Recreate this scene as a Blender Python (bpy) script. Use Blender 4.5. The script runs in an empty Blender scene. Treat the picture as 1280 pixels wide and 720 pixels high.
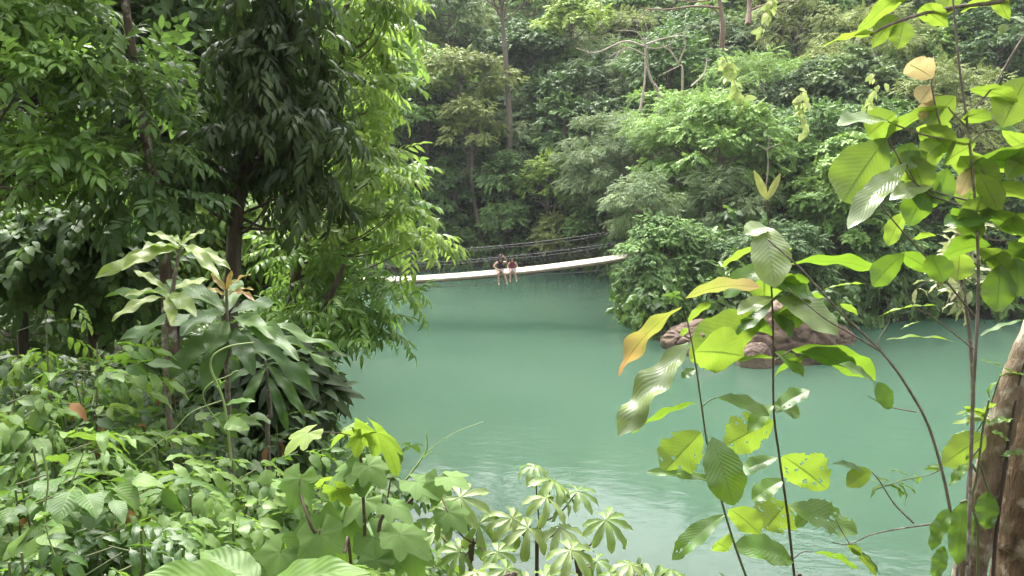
import bpy, math
import numpy as np
from mathutils import Vector

PI = math.pi
sc = bpy.context.scene
COL = sc.collection
# ------------------------------------------------------------------ camera
CAM = np.array([0.0, 0.0, 8.1])
PITCH = math.radians(9.6)
FPX = 949.0
cd = bpy.data.cameras.new('camera')
cam = bpy.data.objects.new('camera', cd)
COL.objects.link(cam)
cam.location = CAM
cam.rotation_euler = (PI / 2 - PITCH, 0, 0)
cd.sensor_width = 36
cd.lens = 36 * FPX / 1280
cd.clip_end = 2000
cd.clip_start = 0.05
sc.camera = cam
_F = np.array([0, math.cos(PITCH), -math.sin(PITCH)])
_U = np.array([0, math.sin(PITCH), math.cos(PITCH)])
_R = np.array([1.0, 0, 0])


def P(px, py, d):
    """point in the place seen at photo pixel (px, py), d metres ahead"""
    r = _R * ((px - 640) / FPX) + _U * ((360 - py) / FPX) + _F
    return CAM + r * (d / r[1])


def nz(v):
    v = np.asarray(v, float)
    return v / np.maximum(np.linalg.norm(v, axis=-1, keepdims=True), 1e-9)


UP = np.array([0, 0, 1.0])
# ------------------------------------------------------------------ terrain
SHORE = np.array([(90, 14), (40, 13), (20, 12.5), (8, 12.2), (3, 12.6), (0, 13), (-2.6, 14.5), (-4.6, 18), (-6.2, 23),
                  (-8.5, 31), (-12, 38), (-12.5, 46), (-9, 54), (-3, 57.5), (3, 57.5), (7, 54), (7.5, 47), (6.2, 41),
                  (5.8, 37), (6.4, 33.6), (9, 31.8), (13, 32.4), (16.5, 36.5), (22, 38.5), (30, 37.5), (60, 36), (90, 36)], float)


def shore_dist(x, y):
    """signed distance to the shoreline, land positive"""
    x = np.asarray(x, float); y = np.asarray(y, float)
    a = SHORE; b = np.roll(SHORE, -1, 0)
    d = np.full(x.shape, 1e9); ins = np.zeros(x.shape, bool)
    for (ax, ay), (bx, by) in zip(a, b):
        if not (ax == 90 and bx == 90):
            ex, ey = bx - ax, by - ay
            t = np.clip(((x - ax) * ex + (y - ay) * ey) / (ex * ex + ey * ey), 0, 1)
            d = np.minimum(d, np.hypot(x - ax - t * ex, y - ay - t * ey))
        c = ((ay > y) != (by > y)) & (x < (bx - ax) * (y - ay) / (by - ay + 1e-12) + ax)
        ins ^= c
    return np.where(ins, -d, d)


def H(x, y):
    x = np.asarray(x, float); y = np.asarray(y, float)
    s = shore_dist(x, y)
    r = np.hypot(x, y)
    k = np.clip((r - 14) / 34, 0, 1); k = k * k * (3 - 2 * k)
    hm = 6.6 + 42 * k
    sl = 0.52 + 0.12 * k
    L = sl * s
    q = 0.5 * (L + hm - np.sqrt((L - hm) ** 2 + 1.2))
    bump = 0.22 * np.sin(x * 1.3 + 0.4 * y) * np.cos(y * 1.1) + 0.12 * np.sin(x * 3.1) * np.sin(y * 2.7 + 1)
    h = np.where(s > 0, q + bump * np.clip(s / 3, 0, 1), np.maximum(s * 0.6, -3.0))
    return h


# ------------------------------------------------------------------ mesh building
class MB:
    def __init__(s):
        s.v = []; s.f = []; s.uv = []; s.r = []; s.m = []; s.n = 0

    def add(s, v, f, uv=None, r=0.5, m=0):
        v = np.asarray(v, float); f = np.asarray(f, int)
        s.v.append(v); s.f.append(f + s.n)
        s.uv.append(np.zeros((len(v), 2)) if uv is None else np.asarray(uv, float))
        s.r.append(np.broadcast_to(np.asarray(r, float), (len(v),)))
        s.m.append(np.full(len(f), m)); s.n += len(v)

    def build(s, name, mats, parent=None, smooth=True, origin=None):
        v = np.concatenate(s.v)
        o3 = np.array(parent.matrix_world.translation) if parent is not None else np.zeros(3)
        if parent is not None:
            o3 = WORLD_LOC.get(parent, np.array(parent.location))
        if origin is not None:
            o3 = np.asarray(origin, float)
        v = v - o3
        me = bpy.data.meshes.new(name)
        me.vertices.add(len(v)); me.vertices.foreach_set('co', v.ravel())
        li = np.concatenate([f.ravel() for f in s.f])
        lt = np.concatenate([np.full(len(f), f.shape[1]) for f in s.f])
        ls = np.concatenate([[0], np.cumsum(lt)[:-1]])
        me.loops.add(len(li)); me.loops.foreach_set('vertex_index', li.astype(np.int32))
        me.polygons.add(len(lt)); me.polygons.foreach_set('loop_start', ls.astype(np.int32))
        me.polygons.foreach_set('material_index', np.concatenate(s.m).astype(np.int32))
        me.polygons.foreach_set('use_smooth', np.full(len(lt), smooth))
        uv = me.uv_layers.new(name='uv')
        uv.data.foreach_set('uv', np.concatenate(s.uv)[li].ravel().astype(np.float32))
        at = me.attributes.new('rnd', 'FLOAT', 'POINT')
        at.data.foreach_set('value', np.concatenate(s.r).astype(np.float32))
        me.update(calc_edges=True)
        if not isinstance(mats, (list, tuple)):
            mats = [mats]
        for m in mats:
            me.materials.append(m)
        o = bpy.data.objects.new(name, me); COL.objects.link(o)
        if parent is not None:
            o.parent = parent
            if parent.type == 'MESH':
                WORLD_LOC[o] = o3
        elif origin is not None:
            o.location = o3
        WORLD_LOC[o] = o3
        return o


WORLD_LOC = {}


def thing(name, label, cat, loc=(0, 0, 0), group=None):
    o = bpy.data.objects.new(name, None); COL.objects.link(o)
    o.empty_display_size = 0.2
    o.location = loc; o['label'] = label; o['category'] = cat
    if group: o['group'] = group
    WORLD_LOC[o] = np.array(loc, float)
    return o


def tag(o, label, cat, group=None):
    o['label'] = label; o['category'] = cat
    if group: o['group'] = group
    return o


def smooth_path(pts, n=6):
    p = np.asarray(pts, float)
    if len(p) < 3:
        t = np.linspace(0, 1, n + 1)[:, None]
        return p[0] * (1 - t) + p[-1] * t
    q = np.vstack([2 * p[0] - p[1], p, 2 * p[-1] - p[-2]])
    out = []
    for i in range(1, len(q) - 2):
        t = np.linspace(0, 1, n, endpoint=False)[:, None]
        a, b, c, d = q[i - 1], q[i], q[i + 1], q[i + 2]
        out.append(0.5 * (2 * b + (c - a) * t + (2 * a - 5 * b + 4 * c - d) * t ** 2 + (3 * b - a - 3 * c + d) * t ** 3))
    out.append(p[-1][None])
    return np.vstack(out)


def tube(mb, pts, r0, r1=None, sides=6, n=5, m=0, wob=0.0, rng=None, sm=True, rad=None, rr=0.5):
    p = smooth_path(pts, n) if sm else np.asarray(pts, float)
    k = len(p)
    if rad is not None:
        r = np.interp(np.linspace(0, 1, k), np.linspace(0, 1, len(rad)), rad)
    else:
        r = np.linspace(r0, r0 if r1 is None else r1, k)
    t = nz(np.gradient(p, axis=0))
    ref = np.array([0.31, 0.9, 0.2]) if abs(t[0][1]) < 0.8 else np.array([1.0, 0.1, 0.1])
    u = nz(np.cross(t, ref)); w = np.cross(t, u)
    a = np.linspace(0, 2 * PI, sides, endpoint=False)
    rw = np.ones((k, sides))
    if wob and rng is not None:
        rw += wob * rng.normal(size=(k, sides))
    ring = p[:, None] + (np.cos(a)[None, :, None] * u[:, None] + np.sin(a)[None, :, None] * w[:, None]) * (r[:, None] * rw)[..., None]
    v = ring.reshape(-1, 3)
    i = np.arange(k - 1)[:, None] * sides; j = np.arange(sides)[None]
    j2 = (j + 1) % sides
    f = np.stack([i + j, i + j2, i + sides + j2, i + sides + j], -1).reshape(-1, 4)
    L = np.concatenate([[0], np.cumsum(np.linalg.norm(np.diff(p, axis=0), axis=1))])
    uv = np.stack([np.tile(np.arange(sides) / sides, k), np.repeat(L, sides)], 1)
    mb.add(v, f, uv, rr, m)
    mb.add(ring[0], [list(range(sides))[::-1]], None, rr, m)
    mb.add(ring[-1], [list(range(sides))], None, rr, m)
    return p


def boxm(mb, c, s, m=0, rot=None, bev=0.0):
    x, y, z = np.asarray(s) / 2
    v = np.array([[-x, -y, -z], [x, -y, -z], [x, y, -z], [-x, y, -z], [-x, -y, z], [x, -y, z], [x, y, z], [-x, y, z]])
    if rot is not None: v = v @ np.asarray(rot).T
    mb.add(v + np.asarray(c), [[0, 3, 2, 1], [4, 5, 6, 7], [0, 1, 5, 4], [1, 2, 6, 5], [2, 3, 7, 6], [3, 0, 4, 7]], None, 0.5, m)


# ------------------------------------------------------------------ leaves
def leaf(nl=4, nh=1, w=0.4, a=0.6, b=0.8, fold=0.25, bend=0.6, bend0=0.0, wave=0.0, norm=False, rag=0.0, holes=0, seed=0, pet=0.0, twist=0.0):
    """one leaf blade along +Y, length 1, upper side +Z: verts, faces, uv"""
    rng = np.random.default_rng(seed)
    t = np.linspace(0, 1, nl + 1)
    tm = a / (a + b)
    pk = tm ** a * (1 - tm) ** b
    hw = 0.5 * w * np.maximum(t, 1e-6) ** a * np.maximum(1 - t, 1e-6) ** b / pk
    hw = np.maximum(hw, 0.006)
    th = bend0 + bend * t
    ds = 1.0 / nl
    yy = np.concatenate([[0], np.cumsum(np.cos((th[1:] + th[:-1]) / 2) * ds)])
    zz = np.concatenate([[0], -np.cumsum(np.sin((th[1:] + th[:-1]) / 2) * ds)])
    us = np.linspace(-1, 1, 2 * nh + 1)
    V = np.zeros((nl + 1, 2 * nh + 1, 3)); UV = np.zeros((nl + 1, 2 * nh + 1, 2))
    ph = rng.uniform(0, 6, 2)
    rg = [1 - rag * np.abs(np.interp(t * 22, np.arange(24), rng.uniform(-0.2, 1, 24) ** 2)) for _ in (0, 1)]
    for j, u in enumerate(us):
        sd = 0 if u < 0 else 1
        h = hw * rg[sd]
        fl = fold + 0.25 * wave * np.sin(t * 9 + ph[sd])
        tw = twist * t
        x = u * h * np.cos(fl); z = abs(u) * h * np.sin(fl) + wave * 0.12 * h / max(w, .01) * np.sin(t * 17 + ph[sd]) * abs(u)
        V[:, j, 0] = x * np.cos(tw) - z * np.sin(tw)
        zz2 = x * np.sin(tw) + z * np.cos(tw)
        V[:, j, 1] = yy + zz2 * np.sin(th); V[:, j, 2] = zz + zz2 * np.cos(th)
        UV[:, j, 0] = 0.5 + 0.5 * u; UV[:, j, 1] = t
    V = V.reshape(-1, 3); UV = UV.reshape(-1, 2)
    k = 2 * nh + 1
    i = np.arange(nl)[:, None] * k; j = np.arange(2 * nh)[None]
    F = np.stack([i + j, i + j + 1, i + k + j + 1, i + k + j], -1).reshape(-1, 4)
    if norm:
        e = V[nl * k + nh]; L = math.hypot(e[1], e[2]); c, s = e[1] / L, e[2] / L
        y2 = (V[:, 1] * c + V[:, 2] * s) / L; z2 = (-V[:, 1] * s + V[:, 2] * c) / L
        V = np.stack([V[:, 0] / L, y2, z2], 1)
    if pet > 0:
        V = V * (1 - pet) + np.array([0, pet, 0])
        n0 = len(V); pw = 0.008
        V = np.vstack([V, [[-pw, 0, 0], [pw, 0, 0], [pw, pet + .02, 0.002], [-pw, pet + .02, 0.002]]])
        UV = np.vstack([UV, [[.5, 0]] * 4])
        F = np.vstack([F, [[n0, n0 + 1, n0 + 2, n0 + 3]]])
    if holes:
        ctr = UV[F].mean(1)
        keep = np.ones(len(F), bool)
        for _ in range(holes * 2 // 3):
            q = rng.uniform([0.12, .2], [.88, .9]); rr = rng.uniform(.014, .036)
            keep &= ((ctr[:, 0] - q[0]) * 0.55) ** 2 + (ctr[:, 1] - q[1]) ** 2 > rr * rr
        for _ in range(holes // 3):     # bites from the margin
            sd = rng.integers(2); q = np.array([float(sd), rng.uniform(.25, .95)]); rr = rng.uniform(.03, .075)
            keep &= ((ctr[:, 0] - q[0]) * 0.6) ** 2 + (ctr[:, 1] - q[1]) ** 2 > rr * rr
        F = F[keep]
    return V, F, UV, np.zeros(len(V))


def orient(d, n):
    d = nz(d); n = n - (n * d).sum(-1, keepdims=True) * d; n = nz(n)
    return np.cross(d, n), d, n


def place(tpl, base, d, n, size, wide=1.0, dr=0.0):
    V, F, UV, DR = tpl
    s, d, n = orient(np.asarray(d, float), np.asarray(n, float))
    return base + size * (V[:, :1] * s * wide + V[:, 1:2] * d + V[:, 2:] * n), F, UV, DR + dr


def compound(parts, stem=None):
    """parts: list of (tpl, base, dir, normal, size); returns one template"""
    Vs, Fs, US, DS = [], [], [], []; k = 0
    for i, (t, b, d, n, s) in enumerate(parts):
        v, f, uv, dr = place(t, np.asarray(b, float), d, n, s, 1.0, ((i * 7) % 5 - 2) * 0.05)
        Vs.append(v); Fs.append(f + k); US.append(uv); DS.append(dr); k += len(v)
    return np.vstack(Vs), np.vstack(Fs), np.vstack(US), np.concatenate(DS)


def scatter(mb, tpls, base, d, n, size, rnd, rng, m=0):
    base = np.asarray(base, float); N = len(base)
    s, d, n = orient(np.asarray(d, float), np.asarray(n, float))
    w = rng.integers(0, len(tpls), N)
    size = np.broadcast_to(np.asarray(size, float), (N,)); rnd = np.broadcast_to(np.asarray(rnd, float), (N,))
    for k, (V, F, UV, DR) in enumerate(tpls):
        q = np.where(w == k)[0]
        if not len(q): continue
        vv = base[q][:, None] + size[q][:, None, None] * (V[None, :, :1] * s[q][:, None] + V[None, :, 1:2] * d[q][:, None] + V[None, :, 2:] * n[q][:, None])
        ff = (F[None] + (np.arange(len(q)) * len(V))[:, None, None]).reshape(-1, F.shape[1])
        mb.add(vv.reshape(-1, 3), ff, np.tile(UV, (len(q), 1)), (rnd[q][:, None] + DR[None]).ravel(), m)


def pinnate(lf, n=7, L=1.0, ang=0.9, size=0.33, droop=0.25, lift=0.0, seed=0, end=True):
    rng = np.random.default_rng(seed)
    parts = []
    for i in range(n):
        t = 0.18 + 0.8 * i / n
        side = 1 if i % 2 else -1
        b = (0, t * L, -droop * t * t * L)
        a = ang * rng.uniform(.8, 1.15)
        d = (side * math.sin(a), math.cos(a), lift - droop * t - .15 + rng.normal() * .12)
        nn = (rng.normal() * .25 + side * .15, .1 + rng.normal() * .2, 1)
        parts.append((lf[rng.integers(len(lf))], b, d, nn, size * rng.uniform(.8, 1.15)))
    if end:
        parts.append((lf[0], (0, L * .95, -droop * L * .9), (0.1, 1, -droop * 1.5), (0, .2, 1), size * 1.05))
    return compound(parts)


def whorl(lf, n=6, size=0.6, elev=0.2, seed=0, jit=.2):
    rng = np.random.default_rng(seed); parts = []
    for i in range(n):
        a = 2 * PI * i / n + rng.normal() * jit
        e = elev + rng.normal() * .2
        d = (math.cos(a) * math.cos(e), 0.35 + math.sin(a) * math.cos(e) * .9, math.sin(e))
        parts.append((lf[rng.integers(len(lf))], (0, .3, 0), d, (0, 0, 1), size * rng.uniform(.75, 1.1)))
    return compound(parts)


# far leaves: a folded diamond
FAR = [leaf(2, 1, .42, .7, .8, .25, .5, seed=i) for i in range(2)]
FARW = [leaf(2, 1, .62, .6, .7, .2, .6, seed=i) for i in range(2)]
SP_FINE = [pinnate(FAR, 9, 1, .9, .30, .3, seed=i) for i in range(4)]
SP_MED = [pinnate(FARW, 7, 1, .8, .40, .3, seed=10 + i) for i in range(3)] + [whorl(FARW, 6, .5, .1, 20)]
SP_BIG = [whorl(FARW, 6, .75, .05, 30 + i) for i in range(3)] + [pinnate(FARW, 5, 1, .8, .55, .35, seed=40)]
# mid leaves (6 to 14 m away)
MID = [leaf(4, 1, .36, .6, .9, .22, .5 + .25 * i, wave=.5, seed=i) for i in range(3)]
MIDW = [leaf(4, 1, .5, .5, .8, .2, .5 + .2 * i, wave=.5, seed=5 + i) for i in range(3)]
MIDL = [leaf(5, 1, .26, .7, .9, .25, .7 + .3 * i, wave=.4, seed=9 + i) for i in range(3)]
SP_PIN = [pinnate(MIDL, 11, 1, .95, .36, .35, seed=50 + i) for i in range(4)]
SP_DROOP = [pinnate(MIDL, 8, .8, .7, .48, .7, seed=60 + i) for i in range(4)]
SP_OV = [pinnate(MID, 8, 1, .9, .34, .25, seed=70 + i) for i in range(4)]
SP_OVW = [pinnate(MIDW, 7, 1, .9, .38, .3, seed=80 + i) for i in range(3)] + [whorl(MIDW, 5, .5, .1, 84)]
SP_LONG = [whorl(MIDL, 7, .9, .15, 90 + i) for i in range(3)]
# near leaves (under 6 m)
NEAR_OV = [leaf(8, 2, .46, .5, .95, .2, .5 + .2 * i, wave=.6, seed=i, pet=.1) for i in range(4)]
NEAR_HEART = [leaf(8, 2, .72, .32, .85, .15, .6 + .2 * i, wave=.5, seed=10 + i, pet=.2) for i in range(3)]
NEAR_LANCE = [leaf(9, 2, .3, .7, .9, .25, .6 + .25 * i, wave=.7, seed=20 + i, pet=.06) for i in range(4)]
NEAR_BIG = [leaf(12, 3, .34, .95, .6, .25, .5 + .3 * i, wave=.9, seed=30 + i, pet=.05) for i in range(4)]


# ------------------------------------------------------------------ materials
def newmat(name):
    m = bpy.data.materials.new(name); m.use_nodes = True
    nt = m.node_tree; nt.nodes.clear()
    return m, nt, nt.nodes, nt.links


def ramp(nodes, stops, interp='LINEAR'):
    r = nodes.new('ShaderNodeValToRGB'); cr = r.color_ramp; cr.interpolation = interp
    while len(cr.elements) > 1: cr.elements.remove(cr.elements[-1])
    cr.elements[0].position = stops[0][0]; cr.elements[0].color = (*stops[0][1], 1)
    for p, c in stops[1:]:
        e = cr.elements.new(p); e.color = (*c, 1)
    return r


GAIN = 1.25


def leafmat(name, cols, trans=(.16, .30, .03), tr=.35, rough=.42, spec=.5, veins=0.0, freq=11, back=0.25, bump=0.0, tip=None, blotch=0.0):
    m, nt, N, L = newmat(name)
    out = N.new('ShaderNodeOutputMaterial')
    at = N.new('ShaderNodeAttribute'); at.attribute_name = 'rnd'
    oi = N.new('ShaderNodeObjectInfo')
    ad = N.new('ShaderNodeMath'); ad.operation = 'MULTIPLY_ADD'
    L.new(oi.outputs['Random'], ad.inputs[0]); ad.inputs[1].default_value = .24
    sb = N.new('ShaderNodeMath'); sb.operation = 'SUBTRACT'; sb.inputs[1].default_value = .12
    L.new(at.outputs['Fac'], sb.inputs[0]); L.new(sb.outputs[0], ad.inputs[2])
    WARM = (1.36, 1.32, 1.08) if name.startswith('far') else (1.13, 1.0, .8)
    n = len(cols); cols = [(min(.6, c[0] * GAIN * WARM[0]), min(.6, c[1] * GAIN * WARM[1]), min(.6, c[2] * GAIN * WARM[2])) for c in cols]
    rp = ramp(N, [(i / (n - 1), c) for i, c in enumerate(cols)])
    L.new(ad.outputs[0], rp.inputs[0])
    col = rp.outputs[0]
    uv = N.new('ShaderNodeUVMap'); uv.uv_map = 'uv'
    sx = N.new('ShaderNodeSeparateXYZ'); L.new(uv.outputs[0], sx.inputs[0])

    def math_(op, a, b=None, c=None):
        q = N.new('ShaderNodeMath'); q.operation = op
        for i, z in enumerate((a, b, c)):
            if z is None: continue
            if isinstance(z, (int, float)): q.inputs[i].default_value = z
            else: L.new(z, q.inputs[i])
        return q.outputs[0]

    def mix(fac, a, b, mode='MIX'):
        q = N.new('ShaderNodeMix'); q.data_type = 'RGBA'; q.blend_type = mode
        if isinstance(fac, (int, float)): q.inputs[0].default_value = fac
        else: L.new(fac, q.inputs[0])
        for i, z in ((6, a), (7, b)):
            if isinstance(z, tuple): q.inputs[i].default_value = (*z, 1)
            else: L.new(z, q.inputs[i])
        return q.outputs[2]
    height = None
    au = math_('ABSOLUTE', math_('SUBTRACT', sx.outputs[0], .5))
    if tip is not None:
        tf = N.new('ShaderNodeMapRange'); tf.inputs[1].default_value = .35; tf.inputs[2].default_value = 1.0
        L.new(sx.outputs[1], tf.inputs[0])
        col = mix(tf.outputs[0], col, tip)
    if blotch > 0:
        nz_ = N.new('ShaderNodeTexNoise'); nz_.inputs['Scale'].default_value = 9.0; nz_.inputs['Detail'].default_value = 3
        tc = N.new('ShaderNodeTexCoord'); L.new(tc.outputs['Object'], nz_.inputs[0])
        mr = N.new('ShaderNodeMapRange'); mr.inputs[1].default_value = .55; mr.inputs[2].default_value = .75
        L.new(nz_.outputs[0], mr.inputs[0])
        col = mix(math_('MULTIPLY', mr.outputs[0], blotch), col, (.16, .13, .03))
    if veins > 0:
        ph = math_('MULTIPLY', math_('SUBTRACT', sx.outputs[1], math_('MULTIPLY', au, .55)), freq * 2 * PI)
        sn = math_('SINE', ph)
        vs = math_('SMOOTH_MIN', math_('POWER', math_('MAXIMUM', sn, 0.0), 9.0), 1.0, .05)
        mid = math_('LESS_THAN', au, .022)
        vf = math_('MULTIPLY', math_('MAXIMUM', math_('MULTIPLY', vs, .6), mid), veins)
        col = mix(vf, col, (.22, .30, .10))
        height = math_('ADD', math_('MULTIPLY', sn, .5), math_('MULTIPLY', mid, -1.0))
    if veins > 0:
        nm = N.new('ShaderNodeTexNoise'); nm.inputs['Scale'].default_value = 14.0; nm.inputs['Detail'].default_value = 4
        tcm = N.new('ShaderNodeTexCoord'); L.new(tcm.outputs['Object'], nm.inputs[0])
        mm = N.new('ShaderNodeMapRange'); mm.inputs[1].default_value = .3; mm.inputs[2].default_value = .7; mm.inputs[3].default_value = .72; mm.inputs[4].default_value = 1.15
        L.new(nm.outputs[0], mm.inputs[0])
        vm = N.new('ShaderNodeVectorMath'); vm.operation = 'SCALE'; L.new(col, vm.inputs[0]); L.new(mm.outputs[0], vm.inputs['Scale']); col = vm.outputs[0]
    geo = N.new('ShaderNodeNewGeometry')
    bcol = mix(math_('MULTIPLY', geo.outputs['Backfacing'], back), col, (.20, .26, .12))
    pr = N.new('ShaderNodeBsdfPrincipled')
    L.new(bcol, pr.inputs['Base Color'])
    rr = math_('MULTIPLY_ADD', geo.outputs['Backfacing'], .25, rough)
    L.new(rr, pr.inputs['Roughness']); pr.inputs['Specular IOR Level'].default_value = spec
    if height is not None and bump > 0:
        bm = N.new('ShaderNodeBump'); bm.inputs['Strength'].default_value = bump; bm.inputs['Distance'].default_value = .01
        L.new(height, bm.inputs['Height']); L.new(bm.outputs[0], pr.inputs['Normal'])
    tl = N.new('ShaderNodeBsdfTranslucent')
    tcol = mix(.75, col, trans)
    if tip is not None: tcol = mix(tf.outputs[0], tcol, tuple(min(1, x * 1.6) for x in tip))
    if veins > 0: tcol = mix(math_('MAXIMUM', math_('MULTIPLY', mid, .75), math_('MULTIPLY', vs, min(.3, veins))), tcol, (.06, .11, .01))
    L.new(tcol, tl.inputs[0])
    ms = N.new('ShaderNodeMixShader'); ms.inputs[0].default_value = tr
    L.new(pr.outputs[0], ms.inputs[1]); L.new(tl.outputs[0], ms.inputs[2])
    L.new(ms.outputs[0], out.inputs[0])
    return m


def barkmat(name, c0, c1, lichen=None, scale=6.0, rough=.85, amt=.5, bump=.4):
    m, nt, N, L = newmat(name)
    out = N.new('ShaderNodeOutputMaterial'); pr = N.new('ShaderNodeBsdfPrincipled')
    tc = N.new('ShaderNodeTexCoord'); mp = N.new('ShaderNodeMapping'); mp.inputs['Scale'].default_value = (1, 1, .28)
    L.new(tc.outputs['Object'], mp.inputs[0])
    n1 = N.new('ShaderNodeTexNoise'); n1.inputs['Scale'].default_value = scale * 3; n1.inputs['Detail'].default_value = 6; n1.inputs['Roughness'].default_value = .65
    L.new(mp.outputs[0], n1.inputs[0])
    r = ramp(N, [(.3, c0), (.7, c1)]); L.new(n1.outputs[0], r.inputs[0]); col = r.outputs[0]
    if lichen:
        n2 = N.new('ShaderNodeTexNoise'); n2.inputs['Scale'].default_value = scale; n2.inputs['Detail'].default_value = 4
        L.new(tc.outputs['Object'], n2.inputs[0])
        mr = N.new('ShaderNodeMapRange'); mr.inputs[1].default_value = 1 - amt - .04; mr.inputs[2].default_value = 1 - amt + .06
        L.new(n2.outputs[0], mr.inputs[0])
        mx = N.new('ShaderNodeMix'); mx.data_type = 'RGBA'; L.new(mr.outputs[0], mx.inputs[0]); L.new(col, mx.inputs[6]); mx.inputs[7].default_value = (*lichen, 1)
        col = mx.outputs[2]
        n3 = N.new('ShaderNodeTexNoise'); n3.inputs['Scale'].default_value = scale * .45; n3.inputs['Detail'].default_value = 5
        L.new(tc.outputs['Object'], n3.inputs[0])
        m3 = N.new('ShaderNodeMapRange'); m3.inputs[1].default_value = .56; m3.inputs[2].default_value = .66; m3.inputs[4].default_value = .7
        L.new(n3.outputs[0], m3.inputs[0])
        mx = N.new('ShaderNodeMix'); mx.data_type = 'RGBA'; L.new(m3.outputs[0], mx.inputs[0]); L.new(col, mx.inputs[6]); mx.inputs[7].default_value = (.09, .10, .035, 1)
        col = mx.outputs[2]
    L.new(col, pr.inputs['Base Color']); pr.inputs['Roughness'].default_value = rough
    b = N.new('ShaderNodeBump'); b.inputs['Strength'].default_value = bump; b.inputs['Distance'].default_value = .02
    L.new(n1.outputs[0], b.inputs['Height']); L.new(b.outputs[0], pr.inputs['Normal'])
    L.new(pr.outputs[0], out.inputs[0])
    return m


def plain(name, c, rough=.6, c2=None, scale=20, metallic=0):
    m, nt, N, L = newmat(name)
    out = N.new('ShaderNodeOutputMaterial'); pr = N.new('ShaderNodeBsdfPrincipled')
    n1 = N.new('ShaderNodeTexNoise'); n1.inputs['Scale'].default_value = scale; n1.inputs['Detail'].default_value = 4
    tc = N.new('ShaderNodeTexCoord'); L.new(tc.outputs['Object'], n1.inputs[0])
    c2 = c2 or tuple(x * .75 for x in c)
    r = ramp(N, [(.3, c), (.7, c2)]); L.new(n1.outputs[0], r.inputs[0]); L.new(r.outputs[0], pr.inputs['Base Color'])
    pr.inputs['Roughness'].default_value = rough; pr.inputs['Metallic'].default_value = metallic
    L.new(pr.outputs[0], out.inputs[0])
    return m


M = {}
# far foliage
M['far_mid'] = leafmat('far_mid_green', [(.04, .08, .03), (.075, .14, .05), (.12, .20, .07)], (.12, .22, .04), .3, .55, .28)
M['far_grey'] = leafmat('far_grey_green', [(.06, .10, .05), (.10, .15, .075), (.15, .205, .105)], (.15, .22, .07), .3, .55, .28)
M['far_yel'] = leafmat('far_yellow_green', [(.10, .17, .035), (.16, .24, .05), (.21, .30, .07)], (.26, .36, .05), .3, .55, .28)
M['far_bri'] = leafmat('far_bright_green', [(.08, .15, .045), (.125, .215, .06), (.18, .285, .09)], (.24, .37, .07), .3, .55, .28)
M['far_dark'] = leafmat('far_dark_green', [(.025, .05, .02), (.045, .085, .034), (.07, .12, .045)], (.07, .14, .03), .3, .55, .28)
M['far_olive'] = leafmat('far_olive_green', [(.09, .12, .04), (.14, .175, .06), (.19, .23, .085)], (.2, .25, .06), .3, .55, .28)
M['far_pale'] = leafmat('pale_young_leaf', [(.28, .40, .11), (.36, .48, .17), (.44, .52, .26)], (.45, .55, .18), .3, .5, .4)
# near and mid foliage
M['mid_green'] = leafmat('mid_green_leaf', [(.014, .036, .012), (.03, .072, .022), (.065, .13, .035)], (.18, .32, .06), .36, .52, .25, .2, 7)
M['mid_dark'] = leafmat('dark_leaf', [(.010, .022, .008), (.021, .043, .016), (.038, .07, .024)], (.09, .17, .03), .28, .45, .25, .2, 7)
M['mid_bright'] = leafmat('painted_sunlit_green_leaf', [(.055, .13, .025), (.085, .19, .03), (.12, .25, .04)], (.28, .46, .08), .4, .4, .5, .2, 8)  # the look of lit foliage is put into this brighter leaf colour
M['mid_lime'] = leafmat('lime_leaf', [(.07, .145, .03), (.11, .20, .045), (.16, .26, .06)], (.34, .5, .09), .42, .42, .45, .2, 8)
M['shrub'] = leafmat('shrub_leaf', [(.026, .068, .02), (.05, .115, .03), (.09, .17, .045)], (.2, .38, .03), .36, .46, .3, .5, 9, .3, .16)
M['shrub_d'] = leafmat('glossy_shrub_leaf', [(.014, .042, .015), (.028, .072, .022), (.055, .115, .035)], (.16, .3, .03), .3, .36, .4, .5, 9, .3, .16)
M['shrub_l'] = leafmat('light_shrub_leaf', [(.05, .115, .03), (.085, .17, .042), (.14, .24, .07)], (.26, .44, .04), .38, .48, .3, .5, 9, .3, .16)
M['big'] = leafmat('large_leaf', [(.04, .10, .025), (.065, .145, .035), (.10, .19, .05)], (.24, .42, .02), .38, .32, .6, .28, 14, .3, .13, blotch=.25)
M['big_y'] = leafmat('large_yellow_green_leaf', [(.10, .19, .035), (.14, .235, .04), (.18, .28, .05)], (.27, .41, .035), .47, .36, .55, .28, 14, .3, .13, blotch=.35)
M['big_w'] = leafmat('large_glossy_leaf_painted_sheen', [(.1, .17, .07), (.14, .21, .1), (.18, .25, .13)], (.2, .34, .06), .25, .25, .8, .28, 14, .3, .13)  # glossy; the white sky sheen is also painted in by a paler base colour
M['orange'] = leafmat('turning_orange_leaf', [(.17, .25, .04), (.2, .25, .05), (.22, .25, .05)], (.34, .38, .06), .4, .4, .5, .28, 14, .3, .13, tip=(.32, .17, .07))
M['bent'] = leafmat('bent_yellowing_leaf', [(.18, .24, .07), (.22, .26, .08), (.22, .26, .1)], (.4, .46, .08), .35, .4, .5, .3, 14, .3, .13, tip=(.24, .17, .08))
M['pink'] = leafmat('young_pink_leaf', [(.42, .33, .22), (.46, .36, .24), (.46, .4, .26)], (.6, .46, .2), .4, .4, .5, .35, 11, .2, .3)
M['bud'] = leafmat('folded_bud_leaf', [(.2, .22, .09), (.23, .25, .1), (.22, .25, .1)], (.3, .36, .1), .3, .5, .4, .3, 11)
M['rosette'] = leafmat('pale_rosette_leaf', [(.09, .15, .045), (.13, .2, .06), (.18, .25, .08)], (.28, .42, .04), .34, .44, .4, .28, 14, .3, .13)
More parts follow.
